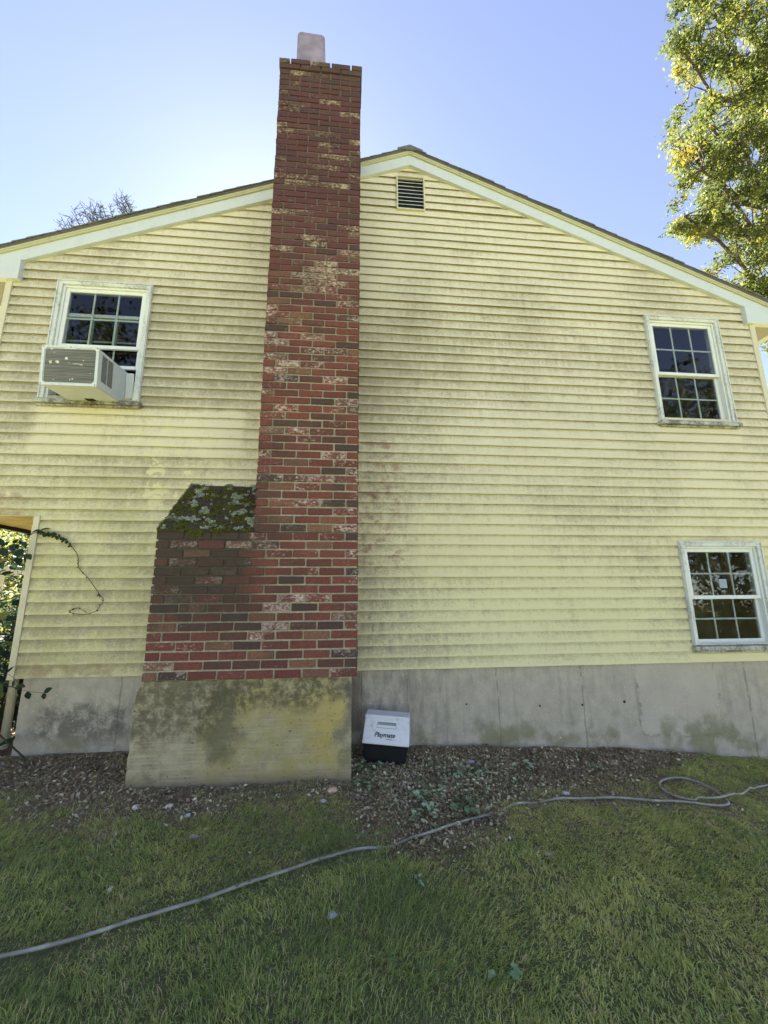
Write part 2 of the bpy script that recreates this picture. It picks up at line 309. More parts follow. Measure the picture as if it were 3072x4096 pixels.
def m_leaf(name, stops, trans=.5, rough=.5):
    n = NT(name, max(rough, .65), .12); a = n.sep(n.attr('tint'))
    c = n.ramp(a[0], stops); c = n.mix(n.math('MULTIPLY', a[1], .5), c, (.0, .0, .0), 'MIX') if False else c
    n.color(c)
    if trans:
        tr = n.t.nodes.new('ShaderNodeBsdfTranslucent'); hs = n.t.nodes.new('ShaderNodeHueSaturation'); hs.inputs['Value'].default_value = 1.25; hs.inputs['Saturation'].default_value = 1.1; hs.inputs['Hue'].default_value = .485
        n.t.links.new(c, hs.inputs['Color']); n.t.links.new(hs.outputs[0], tr.inputs[0])
        mx = n.t.nodes.new('ShaderNodeMixShader'); mx.inputs[0].default_value = trans
        n.t.links.new(n.b.outputs[0], mx.inputs[1]); n.t.links.new(tr.outputs[0], mx.inputs[2])
        n.t.links.new(mx.outputs[0], n.t.nodes['Material Output'].inputs[0])
    return n.m
def m_glass():
    mt = bpy.data.materials.new('window_glass'); mt.use_nodes = True; t = mt.node_tree; t.nodes.remove(t.nodes['Principled BSDF'])
    tp = t.nodes.new('ShaderNodeBsdfTransparent'); tp.inputs[0].default_value = (.80,.83,.82,1); gl = t.nodes.new('ShaderNodeBsdfGlossy'); gl.inputs['Roughness'].default_value = .012
    fr = t.nodes.new('ShaderNodeFresnel'); fr.inputs[0].default_value = 1.5; ml = t.nodes.new('ShaderNodeMath'); ml.operation = 'MULTIPLY'; ml.inputs[1].default_value = 1.6; ml.use_clamp = True
    nz = t.nodes.new('ShaderNodeTexNoise'); nz.inputs['Scale'].default_value = 1.6; nz.inputs['Detail'].default_value = 1; bp = t.nodes.new('ShaderNodeBump'); bp.inputs['Strength'].default_value = .3; bp.inputs['Distance'].default_value = .01
    g = t.nodes.new('ShaderNodeNewGeometry'); t.links.new(g.outputs['Position'], nz.inputs[0]); t.links.new(nz.outputs[0], bp.inputs['Height']); t.links.new(bp.outputs[0], gl.inputs['Normal'])
    mx = t.nodes.new('ShaderNodeMixShader'); t.links.new(fr.outputs[0], ml.inputs[0]); inv = t.nodes.new('ShaderNodeMath'); inv.operation = 'SUBTRACT'; inv.inputs[0].default_value = 1; t.links.new(g.outputs['Backfacing'], inv.inputs[1]); m2 = t.nodes.new('ShaderNodeMath'); m2.operation = 'MULTIPLY'; t.links.new(ml.outputs[0], m2.inputs[0]); t.links.new(inv.outputs[0], m2.inputs[1]); t.links.new(m2.outputs[0], mx.inputs[0]); t.links.new(tp.outputs[0], mx.inputs[1]); t.links.new(gl.outputs[0], mx.inputs[2]); t.links.new(mx.outputs[0], t.nodes['Material Output'].inputs[0])
    return mt
def m_ground():
    n = NT("soil", .95, .1); c = n.ramp(n.noise(11, 8, .75), [(.3, (.12,.088,.055)), (.5, (.26,.195,.125)), (.72, (.44,.35,.235))])
    c2 = n.ramp(n.noise(30, 5, .7), [(.35, (.11,.13,.045)), (.7, (.20,.22,.09))])
    o = n.sep(); far = n.mr(n.math('ADD', o[1], n.math('MULTIPLY', n.noise(3, 3), .8)), -.55, -1.05)
    side = n.mr(o[1], 1.0, 4.0); far = n.math('MAXIMUM', far, side)
    c = n.mix(n.math('MULTIPLY', far, .85), c, c2); n.color(c); n.bump(n.noise(60, 6, .8), .9, .02); return n.m
M = dict(siding=m_siding(), brick=m_brick(), mortar=m_mortar(), footing=m_footing(), found=m_foundation(),
    corner=m_paint('cream_corner_trim', (.64,.58,.40), (.36,.33,.22), .4), fascia=m_paint('pale_aluminium_fascia', (.60,.63,.63), (.42,.43,.40), .4),
    crown=m_paint('cream_rake_moulding', (.52,.50,.30), (.30,.28,.16), .4), drip=plain('brown_drip_edge', (.14,.13,.11), .6),
    wtrim=m_paint('weathered_window_trim', (.68,.69,.63), (.30,.30,.24), .75, .46, .66), white=m_paint('white_vinyl', (.74,.75,.70), (.5,.5,.42), .3),
    sill=m_paint('mildewed_sill', (.50,.49,.42), (.10,.10,.07), .95, .42, .60), glass=m_glass(), dark=plain('black_plastic', (.012,.012,.013), .55, bump=.1),
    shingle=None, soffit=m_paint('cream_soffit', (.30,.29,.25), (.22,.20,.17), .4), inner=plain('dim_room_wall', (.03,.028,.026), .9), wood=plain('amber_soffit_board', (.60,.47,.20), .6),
    flue=plain('mauve_clay_flue', (.28,.23,.30), .8, .18, 7, .15, .3), bark=plain('grey_bark', (.085,.070,.058), .9, .3, 9, .1, .6), greyroof=plain('dark_back_wall', (.45,.41,.27), .8))
_n = NT('asphalt_shingle', .95, .1); _n.color(_n.ramp(_n.noise(60, 6, .8), [(.3, (.09,.088,.08)), (.55, (.18,.175,.16)), (.75, (.30,.29,.27))])); _n.bump(_n.noise(220, 3, .8), .7, .004); M['shingle'] = _n.m

# ================================================================== GROUND
xs = np.unique(np.concatenate([np.linspace(-400,-30,14), np.linspace(-30,-4,27), np.arange(-4,5.5,.05), np.linspace(5.5,30,26), np.linspace(30,400,14)]))
ys = np.unique(np.concatenate([np.linspace(-400,-12,14), np.linspace(-12,-3,19), np.arange(-3,.5,.05), np.linspace(.5,30,26), np.linspace(30,400,14)]))
gx, gy = np.meshgrid(xs, ys, indexing='ij'); gzv = gz(gx, gy)
for i in range(len(xs)):
    if abs(xs[i]) < 6:
        for j in range(len(ys)):
            if -5 < ys[j] < 1: gzv[i, j] += .022*mn.noise(Vector((xs[i]*3, ys[j]*3, 0))) + .012*mn.noise(Vector((xs[i]*11, ys[j]*11, 5)))
def gh(x, y):
    """height of the built ground by bilinear lookup"""
    i = np.clip(np.searchsorted(xs, x)-1, 0, len(xs)-2); j = np.clip(np.searchsorted(ys, y)-1, 0, len(ys)-2)
    u = (x-xs[i])/(xs[i+1]-xs[i]); v = (y-ys[j])/(ys[j+1]-ys[j])
    return gzv[i,j]*(1-u)*(1-v)+gzv[i+1,j]*u*(1-v)+gzv[i,j+1]*(1-u)*v+gzv[i+1,j+1]*u*v
ny_ = len(ys); I, J = np.meshgrid(np.arange(len(xs)-1), np.arange(ny_-1), indexing='ij'); a = (I*ny_+J).ravel()
npmesh('ground', np.stack([gx.ravel(), gy.ravel(), gzv.ravel()], 1), np.stack([a, a+ny_, a+ny_+1, a+1], 1), m_ground(), smooth=True)['kind'] = 'structure'

# ================================================================== HOUSE
house = empty('house', (0.69, 0, -0.6), 'yellow sided gable house with brick chimney and three white windows', 'house')
WIN = [(-2.865, -1.963, 2.42, 3.75), (3.352, 4.256, 2.42, 3.75), (3.343, 4.253, .112, 1.165)]
VENT = (.54, .868, 4.93, 5.40)
openings = [(a+.03, b-.03, c+.02, d-.03) for a, b, c, d in WIN] + [(VENT[0]+.01, VENT[1]-.01, VENT[2]+.01, VENT[3]-.01)]
SEAMS = {0:(-1.91,), 1:(-1.90,), 2:(1.9,), 3:(1.9,), 8:(.408,), 9:(.408,), 18:(2.6,), 19:(2.6,-2.70), 20:(-2.09,), 21:(-2.09,), 22:(-1.396,), 23:(-1.396,), 30:(1.7,), 31:(1.7,), 38:(2.2,), 12:(-2.2,), 13:(-2.2,), 27:(-1.2,)}
for _i in range(2, 54, 2):
    if _i not in SEAMS and random.random() < .55:
        _x = random.uniform(.6, 3.0) if random.random() < .6 else random.uniform(-2.6, -1.6); SEAMS[_i] = (_x,); SEAMS[_i+1] = (_x+.003,)
def siding():
    mb = MB(); DEP = .033
    rz = lambda z: (5.60-z)/SL
    for i in range(0, 56):
        z0, z1 = i*C, (i+1)*C
        cuts = sorted(set([z0, z1]+[q for o in openings for q in (o[2], o[3]) if z0 < q < z1]+([ZOV] if z0 < ZOV < z1 else [])))
        jit = (random.random()-.5)*.0016
        for za, zb in zip(cuts[:-1], cuts[1:]):
            zm = (za+zb)/2
            lo = XL+.04 if zm > ZOV else XLL+.03; hi = XR-.04
            L = lambda z: max(lo, XC-rz(z)); H = lambda z: min(hi, XC+rz(z))
            if zb > 5.59: zb = 5.59
            if za >= zb: continue
            iv = [(L, H)]
            for o in openings:
                if o[2] < zm < o[3]:
                    nv = []
                    for (a, b) in iv:
                        if a(zm) < o[0] and b(zm) > o[1]: nv += [(a, (lambda z, q=o[0]: q)), ((lambda z, q=o[1]: q), b)]
                        else: nv.append((a, b))
                    iv = nv
            for s in SEAMS.get(i, ()):
                nv = []
                for (a, b) in iv:
                    if a(zm) < s < b(zm): nv += [(a, (lambda z, q=s: q+.012)), ((lambda z, q=s: q), b)]
                    else: nv.append((a, b))
                iv = nv
            for q, (a, b) in enumerate(iv):
                n = max(2, int((b(zm)-a(zm))/.18)); raised = .0045 if (q % 2 and SEAMS.get(i)) else 0
                vs = []; ext = .07 if zb == z1 else 0
                for t in range(n+1):
                    for z in (za, zb):
                        x = a(z)+(b(z)-a(z))*t/n; f = (z-z0)/C
                        wv = mn.noise(Vector((x*1.7, i*3.3, 0)))*.0030; wy = mn.noise(Vector((x*2.3, i*.9, 4)))*.003
                        vs.append((x, DEP*f - raised*(1-f) + wy + .0, z + (ext if z == zb else 0) + wv*(1 if z in (z0, z1) else 0) + jit*(z in (z0, z1))))
                mb.add(vs, [(2*t, 2*t+2, 2*t+3, 2*t+1) for t in range(n)])
                if za == z0:      # butt edge: a small lip and the underside
                    vv = []
                    for t in range(n+1):
                        p = vs[2*t]; vv += [p, (p[0], p[1]+.0025, p[2]-.0002), (p[0], p[1]+.0055, p[2]+.075)]
                    mb.add(vv, [(3*t, 3*t+1, 3*t+4, 3*t+3) for t in range(n)]+[(3*t+1, 3*t+2, 3*t+5, 3*t+4) for t in range(n)])
    return mb
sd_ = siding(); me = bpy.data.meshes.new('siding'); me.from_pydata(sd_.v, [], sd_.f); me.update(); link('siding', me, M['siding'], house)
# closed shell behind the siding (keeps the rooms dark)
mb = MB()
def wallpanel(mb, x0, x1, z0, z1, ops, y0, y1):
    zs = sorted(set([z0, z1]+[q for o in ops for q in (o[2], o[3]) if z0 < q < z1]))
    for za, zb in zip(zs[:-1], zs[1:]):
        zm = (za+zb)/2; cur = x0
        for o in sorted(o for o in ops if o[2] < zm < o[3]):
            mb.box(cur, o[0], y0, y1, za, zb); cur = o[1]
        mb.box(cur, x1, y0, y1, za, zb)
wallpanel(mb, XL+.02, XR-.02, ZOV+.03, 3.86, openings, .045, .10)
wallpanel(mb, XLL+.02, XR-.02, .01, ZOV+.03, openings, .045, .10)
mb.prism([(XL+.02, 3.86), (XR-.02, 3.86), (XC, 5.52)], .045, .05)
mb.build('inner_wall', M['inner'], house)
mb = MB()
mb.box(XR-.02, XR, .0, BK, -.0, 3.75); mb.box(XLL, XLL+.02, .0, BK, 0, ZOV); mb.box(XL, XL+.02, .0, BK, ZOV-.005, 3.75)
mb.box(XLL, XR, BK-.02, BK, 0, ZOV+.02); mb.box(XL, XR, BK-.02, BK, ZOV+.02, 3.86); mb.prism([(XL, 3.86), (XR, 3.86), (XC, 5.5)], BK-.02, BK)
mb.build('side_wall', M['greyroof'], house)
mb = MB(); mb.box(XLL+.03, XR-.03, .11, BK-.03, 2.05, 2.09); mb.box(1.4, 1.45, .11, BK-.03, .1, 4.3); mb.box(-1.2, -1.15, .11, BK-.03, .1, 4.3); mb.build('room_partition', M['inner'], house)
# soffit of the overhang
for k in range(5):
    pass
mb = MB()
for k in range(40): mb.box(XL+.012, XLL, .0+k*.2, .195+k*.2, ZOV-.010+(.003 if k % 2 else 0), ZOV)
mb.build('overhang_soffit', M['wood'], house, bevel=.002)
mb = MB(); mb.box(XL-.02, XL+.012, .02, BK, ZOV-.045, ZOV+.0); mb.build('drip_board', M['dark'], house, bevel=.002)
# corner boards
for (x0, x1, z0, z1) in ((XL, XL+.058, ZOV, 3.745), (XLL, XLL+.052, -.01, ZOV-.002), (XR-.066, XR, -.01, 3.745)):
    mb = MB(); mb.box(x0, x1, -.010, .022, z0, z1); mb.build('corner_board', M['corner'], house, bevel=.003)
# foundation
mb = gridbox(-2.62, XR-.01, .022, .30, -1.35, .015, .05, .0035); fo = mb.build('foundation', M['found'], house, smooth=False)
# roof: rows of shingles, decks, rake trim
OV = .36
for s in (-1, 1):
    eave = (XL-OV) if s < 0 else (XR+OV); run = abs(eave-XC); ln = run*math.sqrt(1+SL*SL); n = int(ln/.142)
    mb = MB()
    for k in range(n):
        d0, d1 = ln-(k+1)*.142-.02, ln-k*.142
        q = [(XC+s*d*math.cos(math.atan(SL)), 5.734-d*math.sin(math.atan(SL))) for d in (max(d0, 0), d1)]
        up = .012; ye = -.072-random.random()*.012
        pts = [(q[0][0], q[0][1]+.004), (q[1][0], q[1][1]+.004), (q[1][0], q[1][1]+.004+up*1.3), (q[0][0], q[0][1]+.004+up*.55)]
        mb.prism(pts, ye, BK+.07)
    if s > 0:
        for k in range(28): mb.prism([(XC-.15, 5.75-.15*SL+.01), (XC+.15, 5.75-.15*SL+.01), (XC+.15, 5.765-.15*SL+.01), (XC, 5.768+.006), (XC-.15, 5.765-.15*SL+.01)], -.078+k*.3, -.078+k*.3+.31)
    mb.build('roof', M['shingle'], house)
    mb = MB(); e = eave
    def strip(mb, za, zb, y0, y1, xa=XC, xb=None):
        xb = e if xb is None else xb
        mb.prism([(xa, roofz(xa)+za), (xb, roofz(xb)+za), (xb, roofz(xb)+zb), (xa, roofz(xa)+zb)], y0, y1)
    mb = MB(); strip(mb, .02, .165, .0, BK+.05); mb.build('roof_deck', M['inner'], house)
    mb = MB(); strip(mb, .0, .137, -.037, .02); mb.build('rake_board', M['fascia'], house, bevel=.002)
    mb = MB(); strip(mb, .132, .166, -.056, -.0371); strip(mb, .150, .172, -.062, -.057); mb.build('rake_moulding', M['crown'], house, bevel=.002)
    mb = MB(); strip(mb, .172, .186, -.066, .0); strip(mb, .186, .196, -.071, .0); mb.build('drip_edge', M['drip'], house, bevel=.002)
    # eave return and soffit
    xi = -3.212 if s < 0 else 4.602
    mb = MB(); mb.prism([(xi, 3.707), (e, 3.707), (e, roofz(e)+.02), (xi, roofz(xi)+.002)], -.050, .018); mb.build('eave_return', M['fascia'], house, bevel=.002)
    mb = MB()
    xw = XL if s < 0 else XR
    for k in range(27): mb.box(min(xw, e), max(xw, e), .02+k*.3, .315+k*.3, 3.712+(.004 if k % 2 else 0), 3.73)
    mb.build('eave_soffit', M['soffit'], house, bevel=.002)
    # gutter
    mb = MB(); g0 = e; gx_ = [(0, 0), (.10, 0), (.125, .06), (.125, .11), (.115, .11), (.115, .06), (.09, .012), (.01, .012), (.01, .11), (0, .11)]
    zb = 3.72; pts = [(g0+s*x, zb+z) for x, z in gx_]
    if s < 0: pts = pts[::-1]
    mb.prism(pts, -.04, BK+.05)
    if s > 0:
        mb.tube([(e+.06, .75, 3.73), (e+.06, .75, 3.66), (e+.03, .80, 3.60), (XR+.10, .95, 3.44), (XR+.05, 1.0, 3.36), (XR+.045, 1.0, 3.2), (XR+.045, 1.0, -.7)], .038, 12)
    mb.build('gutter', M['fascia'], house, bevel=0)
# downspout on the lower left corner, behind the foundation corner
mb = MB(); mb.tube([(-2.80, .18, 1.3), (-2.80, .18, -.62)], .032, 10); mb.build('downspout', M['corner'], house, smooth=True)
# gable vent
a, b, c, d = VENT
v = MB(); v.box(a, a+.016, -.022, .03, c, d); v.box(b-.016, b, -.022, .03, c, d); v.box(a+.016, b-.016, -.0215, .03, d-.016, d); v.box(a+.016, b-.016, -.0215, .03, c, c+.016)
vent = v.build('gable_vent', M['corner'], house, bevel=.002)
v = MB()
for k in range(9):
    z = c+.02+k*.0505
    v.add([(a+.016, -.012, z), (b-.016, -.012, z), (b-.016, -.002, z+.008), (a+.016, -.002, z+.008), (a+.016, -.012, z+.007), (b-.016, -.012, z+.007), (b-.016, -.002, z+.014), (a+.016, -.002, z+.014)],
          [(0,3,2,1),(4,5,6,7),(0,1,5,4),(1,2,6,5),(2,3,7,6),(3,0,4,7)])
v.build('louvre', M['wtrim'], vent)
v = MB(); v.box(a, b, .044, .05, c, d); v.build('vent_screen', M['dark'], vent)

# ---- windows
def ring(mb, x0, x1, z0, z1, w, y0, y1, wb=None, wt=None):
    wb = w if wb is None else wb; wt = w if wt is None else wt
    mb.box(x0, x0+w, y0, y1, z0, z1); mb.box(x1-w, x1, y0, y1, z0, z1); e = .0008
    mb.box(x0+w, x1-w, y0+e, y1-e, z0, z0+wb); mb.box(x0+w, x1-w, y0+e, y1-e, z1-wt, z1)
def sash(win, x0, x1, z0, z1, y, nm, sw=.036):
    mb = MB(); ring(mb, x0, x1, z0, z1, sw, y, y+.03); s = mb.build(nm, M['white'], win, bevel=.0025)
    mb = MB(); mb.box(x0+sw-.004, x1-sw+.004, y+.012, y+.016, z0+sw-.004, z1-sw+.004); mb.build('pane', M['glass'], win)
    mb = MB(); W, H = x1-x0-2*sw, z1-z0-2*sw
    for k in (1, 2): xx = x0+sw+W*k/3; mb.box(xx-.008, xx+.008, y+.018, y+.0245, z0+sw, z1-sw)
    zz = z0+sw+H/2; mb.box(x0+sw, x1-sw, y+.0182, y+.0243, zz-.008, zz+.008); mb.build('muntin', M['white'], win)
def window(x0, x1, z0, z1, label, raised=0.0):
    mb = MB(); tw = .052
    ring(mb, x0, x1, z0+.045, z1, tw, -.026, .03, wb=.012); ring(mb, x0+.006, x1-.006, z0+.05, z1-.006, .012, -.036, -.0265, wb=.004)
    win = mb.build('window', M['wtrim'], house, bevel=.003); win['label'] = label
    mb = MB(); ring(mb, x0+tw, x1-tw, z0+.045, z1-tw, .020, -.004, .105, wb=.012); mb.build('jamb', M['white'], win, bevel=.002)
    mb = MB(); mb.add([(x0-.012, -.058, z0), (x1+.022, -.058, z0-.004), (x1+.022, .03, z0-.004), (x0-.012, .03, z0), (x0-.012, -.058, z0+.036), (x1+.022, -.058, z0+.034), (x1+.022, .03, z0+.047), (x0-.012, .03, z0+.047)],
          [(0,3,2,1),(4,5,6,7),(0,1,5,4),(1,2,6,5),(2,3,7,6),(3,0,4,7)]); mb.box(x0, x1+.01, -.03, -.004, z0-.022, z0-.0045); mb.build('sill', M['sill'], win, bevel=.003)
    xi0, xi1, zi0, zi1 = x0+tw+.02, x1-tw-.02, z0+.057, z1-tw-.02; zm = zi0+(zi1-zi0)*.475
    sash(win, xi0, xi1, zm-.018, zi1, .012, 'upper_sash'); sash(win, xi0, xi1, zi0+raised, zm+.018+raised, .046, 'lower_sash')
    return win, (xi0, xi1, zi0, zi1, zm)
w1, i1 = window(*WIN[0], 'upper left window holding the air conditioner', raised=.36)
w2, i2 = window(*WIN[1], 'upper right window with six over six panes')
w3, i3 = window(*WIN[2], 'lower right window with a small square sticker')
# sticker on the lower right window
mb = MB(); cx, cz = (i3[0]+i3[1])/2+.0, i3[4]+.018+.085
mb.box(cx-.042, cx+.042, .0215, .0235, cz-.015, cz+.075); mb.build('sticker', plain('pale_blue_sticker', (.30,.38,.42), .5, .08), w3, bevel=.004)

# ---- chimney
BX0, BX1, SX0, YF, BH, BL, ZB = -1.419, .105, -.708, -.60, .0676, .2032, .06
J = .0125
bricks_v = []; bricks_f = []; bricks_c = []
def brick(x0, x1, y0, y1, z0, z1, tint=None, jit=.0022):
    dx, dy, dz = [(random.random()-.5)*2*jit for _ in range(3)]; b = .0035
    x0 += dx; x1 += dx; y0 += dy; y1 += dy; z0 += dz*.6; z1 += dz*.6
    k = len(bricks_v); X = ((x0, x0+b), (x1, x1-b)); Y = ((y0, y0+b), (y1, y1-b)); Z = ((z0, z0+b), (z1, z1-b))
    t = tint or (random.random(), random.random()**1.7, random.random(), 1)
    ch = lambda: (random.random()-.5)*.0034
    ids = {}
    for i in (0, 1):
        for j in (0, 1):
            for l in (0, 1):
                for ax in range(3):
                    p = [X[i][0 if ax == 0 else 1], Y[j][0 if ax == 1 else 1], Z[l][0 if ax == 2 else 1]]
                    ids[(i, j, l, ax)] = len(bricks_v)-k; bricks_v.append([p[0]+ch(), p[1]+ch()*.6, p[2]+ch()]); bricks_c.append(t)
    I = lambda i, j, l, ax: k+ids[(i, j, l, ax)]
    F = bricks_f
    for i in (0, 1): F.append([I(i,0,0,0), I(i,1,0,0), I(i,1,1,0), I(i,0,1,0)])
    for j in (0, 1): F.append([I(0,j,0,1), I(1,j,0,1), I(1,j,1,1), I(0,j,1,1)])
    for l in (0, 1): F.append([I(0,0,l,2), I(1,0,l,2), I(1,1,l,2), I(0,1,l,2)])
    for i in (0, 1):
        for j in (0, 1): F.append([I(i,j,0,0), I(i,j,1,0), I(i,j,1,1), I(i,j,0,1)])
        for l in (0, 1): F.append([I(i,0,l,0), I(i,1,l,0), I(i,1,l,2), I(i,0,l,2)])
    for j in (0, 1):
        for l in (0, 1): F.append([I(0,j,l,1), I(1,j,l,1), I(1,j,l,2), I(0,j,l,2)])
    for i in (0, 1):
        for j in (0, 1):
            for l in (0, 1): F.append([I(i,j,l,0), I(i,j,l,1), I(i,j,l,2), I(i,j,l,2)])
NB = 88
for k in range(NB):
    z0 = ZB+k*BH; z1 = z0+BH-J; xl = BX0 if k < 16 else SX0; even = k % 2 == 0
    cor = .011 if k >= NB-2 else 0; yf = YF-cor; wv = mn.noise(Vector((k*.31, 0, 0)))*.0035
    x = BX1; xlim = xl; first = True
    lens = []
    tot = BX1-xl
    if even: lens = [BL]*int(round(tot/BL-.01)) if k >= 16 else [BL]*7+[BL/2]
    else: lens = [BL/2]+[BL]*(7 if k < 16 else 3)+([BL/2] if k >= 16 else [])
    for q, l in enumerate(lens):
        a, b_ = x-l+J/2, x-J/2
        if q == 0: b_ += cor+J/2
        if q == len(lens)-1: a -= cor+J/2-.0
        dep = .095
        if l < BL*.6 and not (k < 16 and not even and q > 0): dep = .195
        brick(a+wv, b_+wv, yf, YF+dep, z0, z1); x -= l
    # sides
    for xa, xb in ((xl-cor, xl+.095), (BX1-.095, BX1+cor)):
        y = YF+(.1016 if even or (xa == xl-cor and k < 16 and not even) else BL)
        while y < -.03:
            l = BL if y+BL < .02 else max(.02-y, .05); brick(xa+wv, xb+wv, y, y+l-J, z0, z1); y += BL
    if z0 > 4.7:
        x = BX1-.1
        while x > SX0+.12: brick(max(x-BL, SX0+.1), x-J, -.095, cor, z0, z1); x -= BL
chim_v = None
mb = MB(); e = .010
mb.box(BX0+e, BX1-e, YF+e, .03, ZB-.001, ZB+16*BH-.004); mb.box(SX0+e, BX1-e, YF+e, .028, ZB+16*BH-.01, ZB+(NB-1)*BH-.006)
# stepped side bricks beneath the slope
Z16 = ZB+16*BH; ZT = 1.655; slope = (ZT-Z16-.0)/(-YF)
for k in range(8):
    z0 = Z16+k*BH; ys_ = YF+(k+.9)*BH/slope
    if ys_ < -.03:
        brick(BX0, BX0+.095, ys_, .0, z0, z0+BH-J)
mb.prism([(0, 0)], 0, 0) if False else None
mb.add([(BX0+e, YF+e, Z16-.01), (SX0, YF+e, Z16-.01), (SX0, .02, Z16-.01), (BX0+e, .02, Z16-.01), (BX0+e, .02, ZT-.055), (SX0, .02, ZT-.055)],
       [(0, 1, 2, 3), (0, 3, 4), (1, 5, 2), (0, 4, 5, 1), (3, 2, 5, 4)])
# sloped paving bricks of the shoulder
sv, sf, sc = bricks_v, bricks_f, bricks_c; k0 = len(bricks_v)
ang = math.atan2(ZT-Z16, -YF); SLN = math.hypot(ZT-Z16, YF)
nr = 6; rl = SLN/nr
for r_ in range(nr):
    x = BX0-.006-(0 if r_ % 2 else .0)
    first = True
    while x < SX0-.02:
        l = min(BL if not (first and r_ % 2) else BL/2, SX0-x); first = False
        s0 = len(bricks_v); brick(x, x+l-.006, r_*rl, (r_+1)*rl-.007, -.05, .006+random.random()*.006, (.795+random.random()*.05, random.random()*.2, .5, 1), .003)
        for i in range(s0, len(bricks_v)):
            px, d, h = bricks_v[i]
            bricks_v[i] = [px, YF-.004+d*math.cos(ang)-h*math.sin(ang), Z16-.002+d*math.sin(ang)+h*math.cos(ang)]
        x += l
BV = np.array(bricks_v); BF = np.array(bricks_f)
def fixed_mesh(name, V, F, mat, parent, colv):
    me = bpy.data.meshes.new(name); me.from_pydata(V.tolist(), [], [[a for i, a in enumerate(f) if a not in f[:i]] for f in F.tolist()]); me.update()
    a = me.color_attributes.new('tint', 'FLOAT_COLOR', 'POINT'); a.data.foreach_set('color', np.array(colv, dtype=np.float32).ravel())
    bm = bmesh.new(); bm.from_mesh(me); bmesh.ops.recalc_face_normals(bm, faces=bm.faces); bm.to_mesh(me); bm.free()
    return link(name, me, mat, parent)
chim = fixed_mesh('chimney', BV, BF, M['brick'], house, bricks_c); chim['label'] = 'tall red brick chimney stack with a wider mossy shoulder at its foot'
mb.build('mortar', M['mortar'], chim)
# flue
mb = MB(); fx0, fx1, zt, rr = -.575, -.283, 6.665, .045
pts = [(fx0, 5.7), (fx1, 5.7)]+[(fx1-rr+rr*math.cos(t), zt-.01-rr+rr*math.sin(t)) for t in np.linspace(0, math.pi/2, 6)]+[(fx0+rr-rr*math.sin(t), zt-rr+rr*math.cos(t)) for t in np.linspace(0, math.pi/2, 6)]
mb.prism(pts, -.45, -.16); mb.build('flue_tile', M['flue'], chim, bevel=.012, seg=2)
# footing
def fw(p, u, v_, w_):
    if u < .5: p.x += (1-min(1, u*4))*(.055*max(0, (w_-.86)/.14)**1.5 + .012*mn.noise(Vector((0, p.y*9, p.z*14))) - .02*(1-w_)*.5)
    if w_ > .8: p.z += .006*mn.noise(Vector((p.x*15, p.y*15, 0)))
    return p
mb = gridbox(-1.462, .064, -.578, .03, -.95, ZB-.003, .035, .004, fw); mb.build('footing', M['footing'], chim)
# moss and lichen on the shoulder
def on_slope(x, d, h): return (x, YF-.004+d*math.cos(ang)-h*math.sin(ang), Z16+d*math.sin(ang)+h*math.cos(ang))
def leafcloud(P, Nrm, size, aspect=.5, jitter=.6, cup=.15, tints=None, rngg=rng):
    """P (n,3) positions, Nrm (n,3) preferred normals; returns V,F(quads),C"""
    n = len(P); nn = Nrm+jitter*rngg.normal(size=(n, 3)); nn /= np.linalg.norm(nn, axis=1)[:, None]
    t = rngg.normal(size=(n, 3)); t -= (t*nn).sum(1)[:, None]*nn; t /= np.linalg.norm(t, axis=1)[:, None]; b = np.cross(nn, t)
    s = (size*(.6+.8*rngg.random(n)))[:, None] if np.isscalar(size) else size[:, None]
    V = np.stack([P-t*s*.5, P+b*s*aspect*.5-nn*s*cup*.0, P+t*s*.5, P-b*s*aspect*.5+nn*s*cup], 1).reshape(-1, 3)
    F = np.arange(4*n).reshape(n, 4)
    if tints is None: tints = rngg.random(n)
    Cc = np.repeat(np.stack([tints, rngg.random(n), rngg.random(n), np.ones(n)], 1), 4, 0)
    return V, F, Cc
def scatter_slope(N, thr, seed, off):
    out = []
    while len(out) < N:
        x = BX0-.005+random.random()*(SX0-BX0-.0); d = random.random()*SLN
        f = mn.noise(Vector((x*9+seed, d*10, off)))+.6*mn.noise(Vector((x*28+seed, d*28, off)))
        if f > thr: out.append((x, d, f-thr))
    return out
pts = scatter_slope(26000, -.09, 3, 0); P = np.array([on_slope(x, d, .006+random.random()**.5*min(.05*f+.003, .020)) for x, d, f in pts])
nrm = np.tile(np.array([[0, -math.sin(ang), math.cos(ang)]]), (len(P), 1))
fe = [(BX0+random.random()*(SX0-BX0), YF-.004-random.random()*.014, Z16+.012-abs(random.gauss(0, .030))) for _ in range(5200)]
fe = [q for q in fe if mn.noise(Vector((q[0]*9, 3, q[2]*6)))+.25*random.random() > -.02+(Z16-q[2])*5]
P = np.concatenate([P, np.array(fe)]); nrm = np.concatenate([nrm, np.tile(np.array([[0, -1, .2]]), (len(fe), 1))])
V, F, Cc = leafcloud(P, nrm, .0085, .5, .9)
mossm = m_leaf('moss', [(0, (.04,.045,.010)), (.5, (.11,.12,.022)), (1, (.22,.21,.04))], 0, .9)
npmesh('moss', V, F, mossm, chim, Cc)
pts = scatter_slope(5200, .27, 5, 7); P = np.array([on_slope(x, d, .010+random.random()*.014) for x, d, f in pts]); nrm = nrm[:len(P)]
ft = [(BX0+random.random()*.55, YF-.006, Z16-.01-abs(random.gauss(0, .10))) for _ in range(0)]
V, F, Cc = leafcloud(P, nrm, .013, .8, .55)
lichm = m_leaf('lichen', [(0, (.22,.24,.16)), (1, (.50,.51,.38))], 0, .9)
npmesh('lichen', V, F, lichm, chim, Cc)

